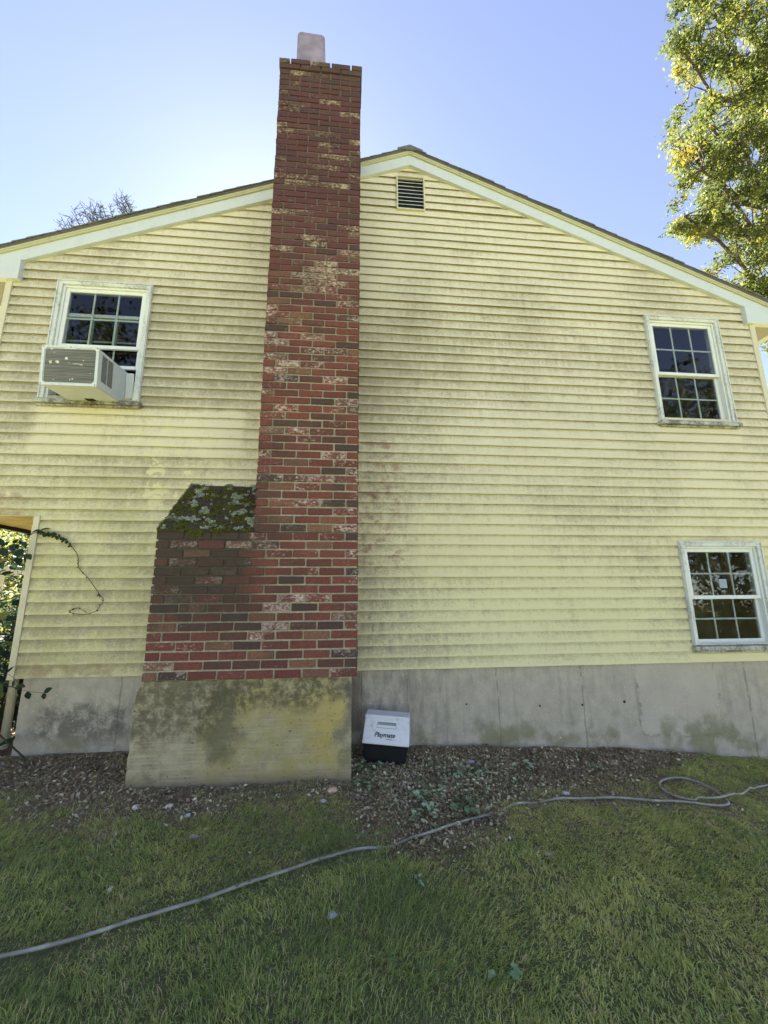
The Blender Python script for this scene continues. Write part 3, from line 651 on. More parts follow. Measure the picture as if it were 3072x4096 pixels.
# ================================================================== AIR CONDITIONER
ac = empty('air_conditioner', (-2.345, .0, 2.482), 'boxy white air conditioner with a torn grey grille sticking out of the upper left window', 'air conditioner', rot=(R(5.5), 0, R(0)))
# local: x -.225...225, y -.42..0.08, z -.03...315
acw = m_paint('off_white_enamel', (.66,.68,.66), (.36,.36,.26), .5, .50, .68); acg = m_paint('grey_white_enamel', (.60,.64,.66), (.42,.45,.45), .3)
mb = MB(); mb.box(-.222, .222, -.415, .09, -.035, .305); mb.build('casing', acg, ac, bevel=.006, seg=2, local=True)
mb = MB(); w0, w1_, h0, h1, fr_ = -.228, .228, -.040, .310, .022
o_ = [(w0, h0), (w1_, h0), (w1_, h1), (w0, h1)]; c_ = .022
inn = [(w0+fr_+c_, h0+fr_), (w1_-fr_-c_, h0+fr_), (w1_-fr_, h0+fr_+c_), (w1_-fr_, h1-fr_-c_+.005), (w1_-fr_-c_, h1-fr_+.005), (w0+fr_+c_, h1-fr_+.005), (w0+fr_, h1-fr_-c_+.005), (w0+fr_, h0+fr_+c_)]
vs = [(x, -.424, z) for x, z in o_]+[(x, -.424, z) for x, z in inn]+[(x, -.412, z) for x, z in o_]+[(x, -.412, z) for x, z in inn]
fs = [(0, 1, 5, 4), (1, 6, 5), (1, 2, 7, 6), (2, 8, 7), (2, 3, 9, 8), (3, 10, 9), (3, 0, 11, 10), (0, 4, 11)]
fs += [(a, b, b+12, a+12) for a, b in ((0, 1), (1, 2), (2, 3), (3, 0))]+[(4+i, 4+(i+1) % 8, 16+(i+1) % 8, 16+i) for i in range(8)]
mb.add(vs, fs); mb.box(-.05, .05, -.4245, -.4205, h1-fr_-.006, h1-.01); mb.build('rear_frame', acw, ac, local=True)
n_ = NT('condenser_fins', .6, .3); tc = n_.t.nodes.new('ShaderNodeTexCoord'); ov = tc.outputs['Object']; oz = n_.sep(ov)[2]
st = n_.math('SINE', n_.math('MULTIPLY', oz, 520.0)); lines = n_.noise(10, 3, .6, vec=ov, ms=(.2, 1, 9))
cc_ = n_.ramp(n_.math('ADD', n_.math('MULTIPLY', st, .12), lines), [(.3, (.13,.13,.13)), (.7, (.31,.31,.30))]); wm_ = n_.mr(n_.noise(11, 2, .5, vec=ov, ms=(1, 1, 1.6), off=(4.3, 0, 1)), .71, .73); cc_ = n_.mix(wm_, cc_, (.75, .72, .62))
n_.color(cc_); n_.bump(n_.math('ADD', st, lines), .6, .003)
mb = MB(); mb.box(-.2, .2, -.417, -.4155, -.012, .286)
for k in range(46): z = -.01+k*.0064; mb.box(-.199, .199, -.4195, -.4168, z, z+.0028)
mb.build('condenser_grille', n_.m, ac, local=True)
finm = plain('bare_fin_metal', (.70,.66,.52), .5)
for (x, z, w_, h_) in ((-.155,.165,.028,.026), (-.10,.165,.036,.026), (-.03,.20,.024,.022), (.105,.185,.010,.012), (.05,.155,.06,.006), (.09,.15,.03,.012), (.03,.02,.016,.010), (.01,.013,.010,.012), (-.13,.25,.008,.012), (.17,.075,.012,.006), (.10,.14,.007,.008), (-.12,.008,.008,.012), (-.01,.163,.014,.004)):
    mb = MB(); k_ = 7; c0 = len(mb.v); ring_ = []
    for q in range(k_): t = 2*math.pi*q/k_; rr_ = .7+.6*random.random(); ring_.append((x+math.cos(t)*w_*.5*rr_, -.4205, z+math.sin(t)*h_*.5*rr_))
    mb.add(ring_+[(p[0], -.419, p[2]) for p in ring_], [tuple(range(k_)), tuple(range(2*k_-1, k_-1, -1))]+[(i, i+k_, (i+1) % k_+k_, (i+1) % k_) for i in range(k_)]); mb.build('torn_fin_patch', finm, ac, local=True)
for side in (1, -1):
    mb = MB()
    xs_ = .2225*side
    for k in range(23):
        z = .035+k*.0105
        for y0 in (-.36, -.27): mb.box(min(xs_, xs_+side*.0012), max(xs_, xs_+side*.0012), y0, y0+.078, z, z+.0055)
    mb.build('side_vent', M['dark'], ac, local=True)
mb = MB(); mb.box(-.05, .03, -.12, -.05, -.0375, -.0355); mb.build('drain_opening', M['dark'], ac, local=True)
mb = MB(); mb.box(-.10, -.03, -.33, -.29, -.0372, -.0355); mb.build('rating_plate', acw, ac, local=True)
for s_ in (1, -1):
    mb = MB()
    for k in range(7): x = .228+k*.0085; mb.box(min(s_*x, s_*(x+.006)), max(s_*x, s_*(x+.006)), .025, .045, -.025, .285)
    mb.box(min(s_*.226, s_*.292), max(s_*.226, s_*.292), .034, .04, -.025, .285); mb.build('side_curtain', M['white'], ac, local=True)

for (x_, z_) in ((-.215, -.028), (.215, -.028), (-.215, .298), (.215, .298), (0, .3)):
    mb = MB(); mb.tube([(x_, -.4262, z_), (x_, -.4235, z_)], .0045, 8); mb.build('screw', M['dark'], ac, local=True)

# ================================================================== COOLER
cr = empty('cooler', (.35, -.215, -.665), 'small black picnic cooler with a white lettered lid leaning against the foundation', 'cooler', rot=(R(2), R(3.5), R(-11)))
cwm = m_paint('scuffed_white_plastic', (.72,.72,.72), (.34,.33,.29), .5, .50, .68)
def loft(secs, name, mat, bevel=.006):
    mb = MB()
    for (z, hx, y0, y1) in secs:
        mb.v += [(-hx, y0, z), (hx, y0, z), (hx, y1, z), (-hx, y1, z)]
    for i in range(len(secs)-1):
        for j in range(4): mb.f.append((4*i+j, 4*i+(j+1) % 4, 4*i+4+(j+1) % 4, 4*i+4+j))
    mb.f.append((0, 3, 2, 1)); n = 4*(len(secs)-1); mb.f.append((n, n+1, n+2, n+3)); return mb.build(name, mat, cr, bevel=bevel, seg=2, local=True)
loft([(.0, .155, -.10, .10), (.03, .160, -.108, .108), (.155, .172, -.122, .122), (.170, .178, -.128, .128)], 'body', M['dark'])
lid = loft([(.170, .181, -.131, .131), (.182, .184, -.134, .134), (.325, .176, -.078, .078), (.345, .1755, -.071, .071), (.350, .178, -.076, .076), (.368, .176, -.068, .068)], 'lid', cwm, .004)
mb = MB()
s0 = Vector((0, -.134, .182)); s1 = Vector((0, -.078, .325)); s2 = Vector((0, -.071, .345))
def on_lid(x, t, h=.001):      # t 0..1 along the slope
    p = s0.lerp(s1, min(t, 1.0)) if t <= 1 else s1.lerp(s2, (t-1)); nrm_ = Vector((0, -(s1-s0).z, (s1-s0).y)).normalized(); return Vector((x, p.y, p.z))+nrm_*h
def lidquad(mb, x0, x1, t0, t1, h0, h1):
    a = [on_lid(x0, t0, h1), on_lid(x1, t0, h1), on_lid(x1, t1, h1), on_lid(x0, t1, h1)]; b = [on_lid(x0, t0, h0), on_lid(x1, t0, h0), on_lid(x1, t1, h0), on_lid(x0, t1, h0)]
    mb.add(a+b, [(0,1,2,3),(7,6,5,4),(0,4,5,1),(1,5,6,2),(2,6,7,3),(3,7,4,0)])
lidquad(mb, -.078, .078, .70, .725, 0, .0025); lidquad(mb, -.078, -.074, .725, .97, 0, .0025); lidquad(mb, .074, .078, .725, .97, 0, .0025); mb.build('button_rim', plain('grey_plastic_edge', (.38,.40,.44), .5), lid, local=True)
mb = MB(); lidquad(mb, -.072, .072, .85, .99, 0, .0015); mb.build('button_recess', plain('shaded_plastic', (.30,.31,.31), .6), lid, local=True)
# lettering
fc = bpy.data.curves.new('lettering', 'FONT'); fc.body = 'Playmate'; fc.size = .047; fc.shear = .28; fc.offset = .0009; fc.extrude = .0006; fc.align_x = 'CENTER'; fc.space_character = .96
fo_ = bpy.data.objects.new('tmp_text', fc); COL.objects.link(fo_); dg = bpy.context.evaluated_depsgraph_get(); tm = bpy.data.meshes.new_from_object(fo_.evaluated_get(dg)); bpy.data.objects.remove(fo_)
ax_u = Vector((1, 0, 0)); ax_v = (s1-s0).normalized(); ax_n = ax_u.cross(ax_v); mt_ = Matrix((ax_u, ax_v, ax_n)).transposed().to_4x4(); mt_.translation = on_lid(-.012, .30, .0015)
tm.transform(mt_)
lo_ = link('lettering', tm, plain('black_ink', (.012,.014,.018), .6, bump=0), lid, local=True)
tm.materials.clear(); tm.materials.append(bpy.data.materials['black_ink'])
# serifs and underline
mb = MB(); lidquad(mb, .0, .045, .20, .222, 0, .0015); lidquad(mb, .045, .078, .20, .210, 0, .0014)
mb.build('underline', bpy.data.materials['black_ink'], lid, local=True)
mb = MB(); mb.box(-.18, .18, -.1355, -.1325, .170, .174); mb.build('lid_seam', M['dark'], cr, local=True)

# ================================================================== GARDEN HOSE
HP = [(-2.2,-1.95),(-1.9,-1.93),(-1.6,-1.88),(-1.292, -1.821), (-1.185, -1.796), (-1.074, -1.771), (-0.923, -1.725), (-0.766, -1.664), (-0.592, -1.604), (-0.455, -1.541), (-0.303, -1.488), (-0.143, -1.413), (-0.028, -1.359), (0.094, -1.311), (0.183, -1.286), (0.346, -1.245), (0.508, -1.19), (0.662, -1.12), (0.832, -1.029), (1.082, -0.923), (1.195, -0.878), (1.34, -0.843), (1.712, -0.823), (2.034, -0.843), (2.325, -0.86), (2.407, -0.902), (2.459, -0.938), (2.608, -0.922), (2.682, -0.876), (2.709, -0.801), (2.738, -0.716), (2.666, -0.574), (2.562, -0.542), (2.449, -0.563), (2.361, -0.622), (2.308, -0.702), (2.299, -0.779), (2.323, -0.843), (2.42, -0.888), (2.543, -0.884), (2.674, -0.837), (2.882, -0.753), (3.088, -0.652), (3.33, -0.541), (3.726, -0.371), (4.3,-.2), (4.75,.2)]
HP = [HP[i] for i in range(len(HP)) if i not in (24,)]
def catmull(P, n=8):
    out = []
    for i in range(len(P)-1):
        p0, p1, p2, p3 = P[max(i-1,0)], P[i], P[i+1], P[min(i+2,len(P)-1)]
        for k in range(n):
            t = k/n; out.append(tuple(.5*((2*p1[a])+(-p0[a]+p2[a])*t+(2*p0[a]-5*p1[a]+4*p2[a]-p3[a])*t*t+(-p0[a]+3*p1[a]-3*p2[a]+p3[a])*t**3) for a in range(len(p1))))
    return out+[tuple(P[-1])]
HPc = catmull(HP, 5)
_a = np.array(HPc)
for _ in range(14):
    _a[1:-1] = .5*_a[1:-1]+.25*(_a[:-2]+_a[2:])
HPc = [tuple(q) for q in _a]
hp3 = []
for i, (x, y) in enumerate(HPc):
    cv = sum(math.exp(-((x-a_)/.10)**2-((y-b_)/.10)**2) for a_, b_ in ((.26, -1.27), (.98, -.96), (2.93, -.74), (1.30, -.86)))
    z = float(np.mean(gh(x+np.array([0,.08,-.08,0,0,.04,-.04]), y+np.array([0,0,0,.06,-.06,.03,-.03]))))+.018-.020*min(cv, 1)
    if 37*5 < i < 41*5: z += .022
    hp3.append((x, y, z))
hn = NT('grey_green_hose', .5, .35); hn.color(hn.ramp(hn.noise(12, 5), [(.3, (.19,.18,.14)), (.55, (.30,.29,.23)), (.7, (.42,.40,.33))]))
mb = MB(); mb.tube(hp3, [.0074*(1+.05*mn.noise(Vector((i*.7, 0, 0)))) for i in range(len(hp3))], 10)
tag(mb.build('garden_hose', hn.m, smooth=True), 'grey green garden hose lying across the lawn with a loop at right', 'hose')
HA = np.array(HPc)

# ================================================================== LAWN
def smooth_inside(x, y, poly):
    """signed distance-ish test: + inside"""
    poly = np.array(poly); n = len(poly); inside = np.zeros(len(x), bool); d = np.full(len(x), 1e9)
    for i in range(n):
        x1, y1 = poly[i]; x2, y2 = poly[(i+1) % n]
        c = ((y1 > y) != (y2 > y)) & (x < (x2-x1)*(y-y1)/(y2-y1+1e-12)+x1); inside ^= c
        ex, ey = x2-x1, y2-y1; t = np.clip(((x-x1)*ex+(y-y1)*ey)/(ex*ex+ey*ey), 0, 1); d = np.minimum(d, np.hypot(x-x1-t*ex, y-y1-t*ey))
    return np.where(inside, d, -d)
def vnoise(x, y, s, seed):
    """cheap value noise, vectorised"""
    r_ = np.random.default_rng(seed); T = r_.random((64, 64)); xi = x*s+100; yi = y*s+100; i = np.floor(xi).astype(int); j = np.floor(yi).astype(int); u = xi-i; v = yi-j; u = u*u*(3-2*u); v = v*v*(3-2*v)
    g = lambda a, b: T[a % 64, b % 64]
    return g(i,j)*(1-u)*(1-v)+g(i+1,j)*u*(1-v)+g(i,j+1)*(1-u)*v+g(i+1,j+1)*u*v
DIRT = [(.06,.1),(0.056,-0.73),(.16,-.95),(0.30,-1.18),(0.34,-1.34),(0.70,-1.33),(.86,-1.10),(1.0,-.86),(1.40,-0.74),(1.947,-0.72),(2.35,-.50),(2.9,-.22),(3.3,.1)]
LIT = [(-3.6,.1),(-3.4,-.5),(-2.19,-.72),(-1.607,-.90),(-1.06,-1.05),(-.706,-.93),(-.5,-.78),(.1,-.72),(.1,-.5),(.1,.1)]
def dirtness(x, y):
    d = smooth_inside(x, y, DIRT); l = smooth_inside(x, y, LIT); nn = (vnoise(x, y, 7, 5)-.5)*.22+(vnoise(x, y, 22, 6)-.5)*.10
    return np.clip((d+nn*1.5+.10)/.26, 0, 1), np.clip((l+nn*1.6+.12)/.34, 0, 1)
def blob(x, y, cx, cy, rx, ry, rot=0):
    c, s = math.cos(rot), math.sin(rot); u = ((x-cx)*c+(y-cy)*s)/rx; v = (-(x-cx)*s+(y-cy)*c)/ry; return np.exp(-(u*u+v*v))
def blades(N, x0, x1, y0, y1, rg, lens=(.016, .042), wid=.0032, near=True):
    x = rg.uniform(x0, x1, N); y = rg.uniform(y0, y1, N)
    clump = vnoise(x, y, 30, 11); keep = rg.random(N) < (.12+1.15*clump)*(.55+.6*vnoise(x, y, 6, 61))
    if near:
        D, L = dirtness(x, y); keep &= rg.random(N) > np.maximum(D*.90, L*.82)
        keep &= (x > -1.1-(y+2.06)*.767-.4) & (x < 1.48+(y+2.2)*1.11+.4) & (y > -2.5)
        foot = (x > -1.46) & (x < .07) & (y > -.585); keep &= ~foot & (y < -.01)
        # thin the blades over the hose, except where the photo shows it overgrown
        hd = np.full(N, 9.0)
        for a_, b_ in HA[::2]: hd = np.minimum(hd, np.hypot(x-a_, y-b_))
        front = np.zeros(N, bool)
        cover = blob(x, y, .26, -1.27, .10, .08)+blob(x, y, .97, -.97, .13, .09)+blob(x, y, 2.88, -.76, .10, .09)+blob(x, y, -.32, -1.49, .015, .05)
        keep &= (hd > .020) | (rg.random(N) < cover*.8)
        hmul = np.where(hd < .10, .55+.9*np.clip(cover, 0, 1), 1.0)
        keep &= y < 1.2
    else: hmul = np.ones(N); D = L = np.zeros(N); keep &= ~((x > -1.1-(y+2.06)*.767-.3) & (x < 1.48+(y+2.2)*1.11+.3) & (y > -2.45)); keep &= ~((x > -1.5) & (x < .1) & (y > -.6)) & ~((y > -.02) & (x > -2.75) & (x < 4.8))
    keep &= ~((x > -2.75) & (x < 4.75) & (y > 0)); 
    x, y, hmul, D, L, clump = x[keep], y[keep], hmul[keep], D[keep], L[keep], clump[keep]; n = len(x)
    fine = blob(x, y, -.08, -1.20, .30, .13, -.3)+blob(x, y, .25, -1.72, .33, .24)+blob(x, y, -1.0, -2.0, .5, .2)*.6
    tuft = blob(x, y, 1.02, -.90, .17, .10)+blob(x, y, 1.86, -.52, .07, .05)+blob(x, y, -.94, -.68, .06, .03)*.8+blob(x, y, -.35, -.68, .05, .03)*.8
    ln = rg.uniform(*lens, n)*hmul*np.where((x > .35) & near, .82, 1.0)*(1+.45*fine+1.5*tuft)*(.75+.6*vnoise(x, y, 5, 3))*(1-.45*np.maximum(D, L)); 
    big = rg.random(n) < .004; ln = np.where(big, ln*1.5, ln)
    wd = wid*rg.uniform(.6, 1.5, n)*(1-.45*np.clip(fine, 0, 1)); wd *= np.where((x > .3) & (vnoise(x, y, 2, 9) > .3), 1.35, 1.0)
    th = rg.uniform(0, 2*math.pi, n); fdir = vnoise(x, y, 1.6, 21)*6; lean = rg.uniform(.45, 1.65, n)
    dx = np.cos(th)*.65+np.cos(fdir)*.5; dy = np.sin(th)*.65+np.sin(fdir)*.5; nr_ = np.hypot(dx, dy)+1e-6; dx /= nr_; dy /= nr_
    px, py = -np.sin(th+.6), np.cos(th+.6)
    z = gh(x, y)-.004
    V = np.zeros((n, 7, 3)); 
    for k, (t, wfac) in enumerate(((0, 1.0), (.42, .9), (.78, .6))):
        up = ln*np.sin(math.pi/2*(1-.0*t))*t*np.cos(lean*t*.9); ou = ln*t*np.sin(lean*t*1.1)
        for s_, kk in ((-1, 2*k), (1, 2*k+1)):
            V[:, kk, 0] = x+dx*ou+px*wd*wfac*.5*s_; V[:, kk, 1] = y+dy*ou+py*wd*wfac*.5*s_; V[:, kk, 2] = z+up
    V[:, 6, 0] = x+dx*ln*np.sin(lean*1.2); V[:, 6, 1] = y+dy*ln*np.sin(lean*1.2); V[:, 6, 2] = z+ln*np.cos(lean*1.05)
    b = (np.arange(n)*7)[:, None]; Fq = np.concatenate([b+np.array([[0,1,3,2]]), b+np.array([[2,3,5,4]]), b+np.array([[4,5,6,6]])])
    # tint 0 dark fine green .. .5 yellow green .. .85 dry straw
    mac = vnoise(x, y, 1.3, 31); base = .10+.20*mac+.30*(vnoise(x, y, 9, 51)-.3)+.17*rg.normal(size=n)+.13*np.clip((x-.3)*2, 0, 1)
    base = base-.25*np.clip(fine, 0, 1)+.0*D; dry = rg.random(n) < (.075+.30*np.maximum(D, L)+.12*(vnoise(x, y, 3, 77) > .72)+.25*np.exp(-((x-1.86)/.1)**2-((y+.52)/.08)**2)); base = np.where(dry, rg.uniform(.78, 1.0, n), np.clip(base, 0, .70))
    Cc = np.zeros((n, 7, 4)); Cc[..., 0] = base[:, None]; Cc[..., 1] = np.array([0, 0, .4, .4, .8, .8, 1])[None]; Cc[..., 2] = rg.random(n)[:, None]; Cc[..., 3] = 1
    return V.reshape(-1, 3), Fq, Cc.reshape(-1, 4)
def tri_quads(name, V, Fq, Cc, mat, kind='stuff'):
    q = Fq[Fq[:, 2] != Fq[:, 3]]; t = Fq[Fq[:, 2] == Fq[:, 3]][:, :3]
    me = bpy.data.meshes.new(name); me.vertices.add(len(V)); me.vertices.foreach_set('co', V.astype(np.float32).ravel())
    me.loops.add(len(q)*4+len(t)*3); me.loops.foreach_set('vertex_index', np.concatenate([q.ravel(), t.ravel()]).astype(np.int32))
    me.polygons.add(len(q)+len(t)); me.polygons.foreach_set('loop_start', np.concatenate([np.arange(len(q))*4, len(q)*4+np.arange(len(t))*3]).astype(np.int32)); me.update(calc_edges=True)
    a = me.color_attributes.new('tint', 'FLOAT_COLOR', 'POINT'); a.data.foreach_set('color', Cc.astype(np.float32).ravel())
    return link(name, me, mat)
grassm = m_leaf('grass_blade', [(0, (.25,.34,.11)), (.3, (.42,.48,.155)), (.55, (.59,.60,.20)), (.72, (.70,.65,.27)), (.80, (.52,.40,.21)), (1, (.74,.62,.39))], .42, .5)
g1 = np.random.default_rng(5)
V, Fq, Cc = blades(720000, -3.6, 4.6, -2.75, .0, g1)
o = tri_quads('grass', V, Fq, Cc, grassm); tag(o, 'patchy mown lawn of mixed green grass in front of the house', 'grass', kind='stuff')
V, Fq, Cc = blades(90000, -9, 9, -8, 3, g1, (.05, .09), .006, near=False)
o = tri_quads('grass', V, Fq, Cc, grassm); tag(o, 'rougher outer lawn around the house and beyond its corners', 'grass', kind='stuff')
# clover
cx_ = np.concatenate([g1.normal(a, .10, 26) for a in (-.45, -.15, .12, -.55, .05, -1.2, .9, 1.3, .45, -1.5, 1.9)]); cy_ = np.concatenate([g1.normal(a, .07, 26) for a in (-1.30, -1.42, -1.40, -1.62, -1.15, -1.4, -1.7, -1.3, -2.0, -1.2, -1.5)])
cx_ = np.repeat(cx_, 3)+g1.normal(0, .006, len(cx_)*3); cy_ = np.repeat(cy_, 3)+g1.normal(0, .006, len(cy_)*3)
P = np.stack([cx_, cy_, gh(cx_, cy_)+g1.uniform(.03, .045, len(cx_))], 1); V, F, Cc = leafcloud(P, np.tile([[0,0,1.]], (len(P),1)), .011, .9, .25)
clm = m_leaf('clover_leaf', [(0, (.07,.13,.05)), (1, (.17,.24,.10))], .25, .5)
tag(npmesh('clover', V, F, clm, None, Cc), 'patches of small pale green clover in the grass', 'clover', kind='stuff')
# leaf litter and chips on the bare soil
def litter(N, fn):
    x = g1.uniform(-3.6, 4.4, N); y = g1.uniform(-1.5, -.02, N); D, L = dirtness(x, y); k = (g1.random(N) < fn(D, L)) & ~((x > -1.46) & (x < .07) & (y > -.59)); return x[k], y[k]
x, y = litter(190000, lambda D, L: np.maximum(D*.55, L*.40)+.012); P = np.stack([x, y, gh(x, y)+g1.uniform(.002, .016, len(x))], 1)
lsz = .007+.030*g1.random(len(P))**3.2+.006*g1.random(len(P)); V, F, Cc = leafcloud(P, np.tile([[0,-.2,1.]], (len(P),1)), lsz, .5, .6, tints=np.clip(.97*g1.random(len(P))**2.3+.25*(vnoise(x, y, 9, 41)-.5), 0, 1))
litm = m_leaf('leaf_litter', [(0, (.17,.12,.07)), (.3, (.36,.265,.155)), (.55, (.36,.33,.15)), (.75, (.55,.46,.28)), (.93, (.66,.60,.38)), (1, (.80,.72,.52))], 0, .8)
tag(npmesh('leaf_litter', V, F, litm, None, Cc), 'dry leaves, chips and clippings strewn on the bare soil by the wall', 'leaf litter', kind='stuff')
# pale cut leaves
x = g1.normal(.72, .36, 1700); y = g1.normal(-.66, .26, 1700); D, L = dirtness(x, y); k = (D > .15) & (y < -.03) & (x > .08); x, y = x[k], y[k]
P = np.stack([x, y, gh(x, y)+g1.uniform(.006, .022, len(x))], 1); V, F, Cc = leafcloud(P, np.tile([[0,-.3,1.]], (len(P),1)), .008+.030*g1.random(len(P))**2, .7, .5)
tag(npmesh('leaf_clippings', V, F, m_leaf('cut_leaf', [(0, (.14,.19,.07)), (.5, (.30,.32,.16)), (1, (.60,.57,.38))], .1, .7), None, Cc), 'pale green cut leaves strewn on the soil between cooler and hose', 'clippings', kind='stuff')
# straw stalks
x, y = litter(11000, lambda D, L: np.maximum(D*.30, L*.60)+.13); n = len(x); th = g1.uniform(0, math.pi*2, n); ll = g1.uniform(.02, .075, n); z = gh(x, y)+g1.uniform(.006, .022, n)
dx, dy = np.cos(th)*ll/2, np.sin(th)*ll/2; wx, wy = -np.sin(th)*.0011, np.cos(th)*.0011; dz = g1.normal(0, .007, n)
V = np.stack([np.stack([x-dx-wx, y-dy-wy, z-dz], 1), np.stack([x+dx-wx, y+dy-wy, z+dz], 1), np.stack([x+dx+wx, y+dy+wy, z+dz+.001], 1), np.stack([x-dx+wx, y-dy+wy, z-dz+.001], 1)], 1).reshape(-1, 3)
Cc = np.repeat(np.stack([g1.uniform(.3, 1, n)**.8, g1.random(n), g1.random(n), np.ones(n)], 1), 4, 0)
strm = m_leaf('dry_straw', [(0, (.05,.04,.025)), (.6, (.20,.165,.10)), (1, (.40,.35,.24))], 0, .8)
tag(npmesh('dead_grass', V, np.arange(4*n).reshape(n, 4), strm, None, Cc), 'dry straw stalks lying on the soil by the wall', 'straw', kind='stuff')
# gravel
x, y = litter(900, lambda D, L: D*.16+L*.06); mb = MB()
for a_, b_ in zip(x, y):
    r_ = random.uniform(.003, .010)*(1 if random.random() < .93 else 1.7); c0 = Vector((a_, b_, float(gh(a_, b_))+r_*.45))
    pts_ = [c0+Vector(d).normalized()*r_*random.uniform(.7, 1.2)*1.0 for d in ((1,0,0),(0,1,0),(-1,0,0),(0,-1,0))]; top = c0+Vector((0,0,r_*.75)); bot = c0-Vector((0,0,r_*.7))
    mb.add(pts_+[top, bot], [(0,1,4),(1,2,4),(2,3,4),(3,0,4),(1,0,5),(2,1,5),(3,2,5),(0,3,5)])
stm = NT('pale_stone', .85, .2); stm.color(stm.ramp(stm.noise(9, 3, ms=(3,3,3)), [(.3, (.13,.11,.09)), (.5, (.28,.25,.21)), (.72, (.50,.46,.40))])); stm.bump(stm.noise(120, 4), .4, .003)
tag(mb.build('gravel', stm.m, smooth=False), 'small pebbles scattered over the bare soil by the foundation', 'gravel', kind='stuff')
# single stones
def stone(x, y, r_, label, c, sq=.62):
    bm = bmesh.new(); bmesh.ops.create_icosphere(bm, subdivisions=3, radius=r_)
    for v_ in bm.verts:
        v_.co = v_.co*(1+.22*mn.noise(v_.co*(1.3/r_)+Vector((x*7, y*5, 0)))); v_.co.z *= sq; v_.co.x *= 1.25
    me = bpy.data.meshes.new('stone'); bm.to_mesh(me); bm.free(); me.polygons.foreach_set('use_smooth', [True]*len(me.polygons))
    o = link('stone', me, plain('stone_face', c, .85, .2, 30, .2, .5)); o.location = (x, y, float(gh(x, y))+r_*.42); o.rotation_euler = (0, 0, random.random()*3)
    return tag(o, label, 'stone', 'stones lying near the chimney')
stone(-.065, -.735, .030, 'rounded pinkish tan stone just in front of the right corner of the chimney footing', (.62,.42,.29))
stone(-.121, -.862, .019, 'small angular grey stone in the grass in front of the pinkish stone', (.36,.33,.31))
stone(-1.267, -.841, .021, 'leftmost white pebble of the row below the left corner of the chimney footing', (.68,.64,.54))
stone(-1.070, -.838, .021, 'cream pebble between the two white ones below the left part of the footing', (.68,.58,.44))
stone(-.925, -.930, .016, 'small chalky pebble in the lawn edge right of the cream pebble', (.60,.58,.53))
stone(1.553, -.765, .022, 'pale stone in the grass just behind the straight run of hose', (.50,.46,.42))
stone(1.02, -.30, .026, 'flat grey stone on the bare soil right of the cooler', (.40,.37,.33))

# ---- weeds
wdm = m_leaf('weed_leaf', [(0, (.12,.20,.09)), (.5, (.28,.38,.20)), (1, (.55,.64,.44))], .2, .5)
def weed(x, y, rad, n, size, label, tint=(.3, 1.0), h=.05):
    """low plant: arching stems that end in lobed leaves"""
    Vs = []; Fs = []; Cs = []; z0 = float(gh(x, y)); root = empty('weed', (x, y, z0), label, 'weed', 'weeds on the bare soil'); st = MB()
    for k in range(n):
        th = 2*math.pi*random.random(); r_ = rad*math.sqrt(random.random()); zz = h*(.25+.9*random.random())
        c0 = Vector((r_*math.cos(th), r_*math.sin(th), zz)); st.tube([(0,0,-.005), tuple(c0*.5+Vector((0,0,zz*.35))), tuple(c0)], .0011, 4, False)
        s = size*(.6+.7*random.random()); dirv = Vector((math.cos(th), math.sin(th), -.2+random.gauss(0, .3))).normalized(); sidev = dirv.cross(Vector((random.gauss(0, .35), random.gauss(0, .35), 1))).normalized(); up = sidev.cross(dirv)
        t_ = random.uniform(*tint); rim = []
        for q in range(11):
            a_ = math.pi*2*q/11; lob = 1-.22*(q % 2); rim.append(c0+dirv*(s*.5*(1+math.cos(a_))*lob)+sidev*(s*.42*math.sin(a_)*lob)+up*(.10*s*abs(math.sin(a_))))
        b0 = len(Vs); Vs += [tuple(c0+dirv*s*.5)]+[tuple(p) for p in rim]; Cs += [(t_*.8, 0, 0, 1)]+[(t_, 0, 0, 1)]*11
        Fs += [(b0, b0+1+q, b0+1+(q+1) % 11) for q in range(11)]
    me = bpy.data.meshes.new('leaf'); me.from_pydata(Vs, [], Fs); a_ = me.color_attributes.new('tint', 'FLOAT_COLOR', 'POINT'); a_.data.foreach_set('color', np.array(Cs, dtype=np.float32).ravel())
    link('foliage', me, wdm, root, local=True); st.build('stem', clm, root, local=True)
weed(.20, -.42, .10, 26, .035, 'bluish green weed in the corner between chimney footing and cooler', (.2, .9))
weed(.16, -.62, .08, 16, .030, 'low weed at the foot of the right edge of the chimney footing', (.2, .8))
weed(.85, -.52, .09, 20, .032, 'yellow green weed on the soil in front of the cooler at right', (.5, 1.0))
weed(1.02, -.47, .08, 12, .040, 'pale leaved weed right of the yellow green one on the soil', (.4, 1.0))
weed(.56, -.86, .11, 28, .036, 'leafy pale weed midway between cooler and hose', (.5, 1.0))
weed(.50, -1.02, .07, 16, .034, 'silvery leaved weed just behind the bare end of the hose', (.7, 1.0))
weed(.80, -.93, .10, 20, .044, 'dark green broad leaved weed behind the tall grass tuft', (.0, .35))
weed(2.0, -.42, .06, 10, .030, 'small weed at the base of the wall right of the round hole', (.3, .7))
weed(1.42, -.36, .06, 12, .040, 'pale wilted weed on the soil below the middle seam of the foundation', (.7, 1.0))
weed(.62, -2.00, .05, 9, .030, 'broad leaved weed in the lawn near the lower edge, in front of the hose', (.2, .5), .03)
weed(.36, -1.56, .04, 8, .022, 'tiny weed rosette in the lawn in front of the bare patch', (.3, .6), .02)
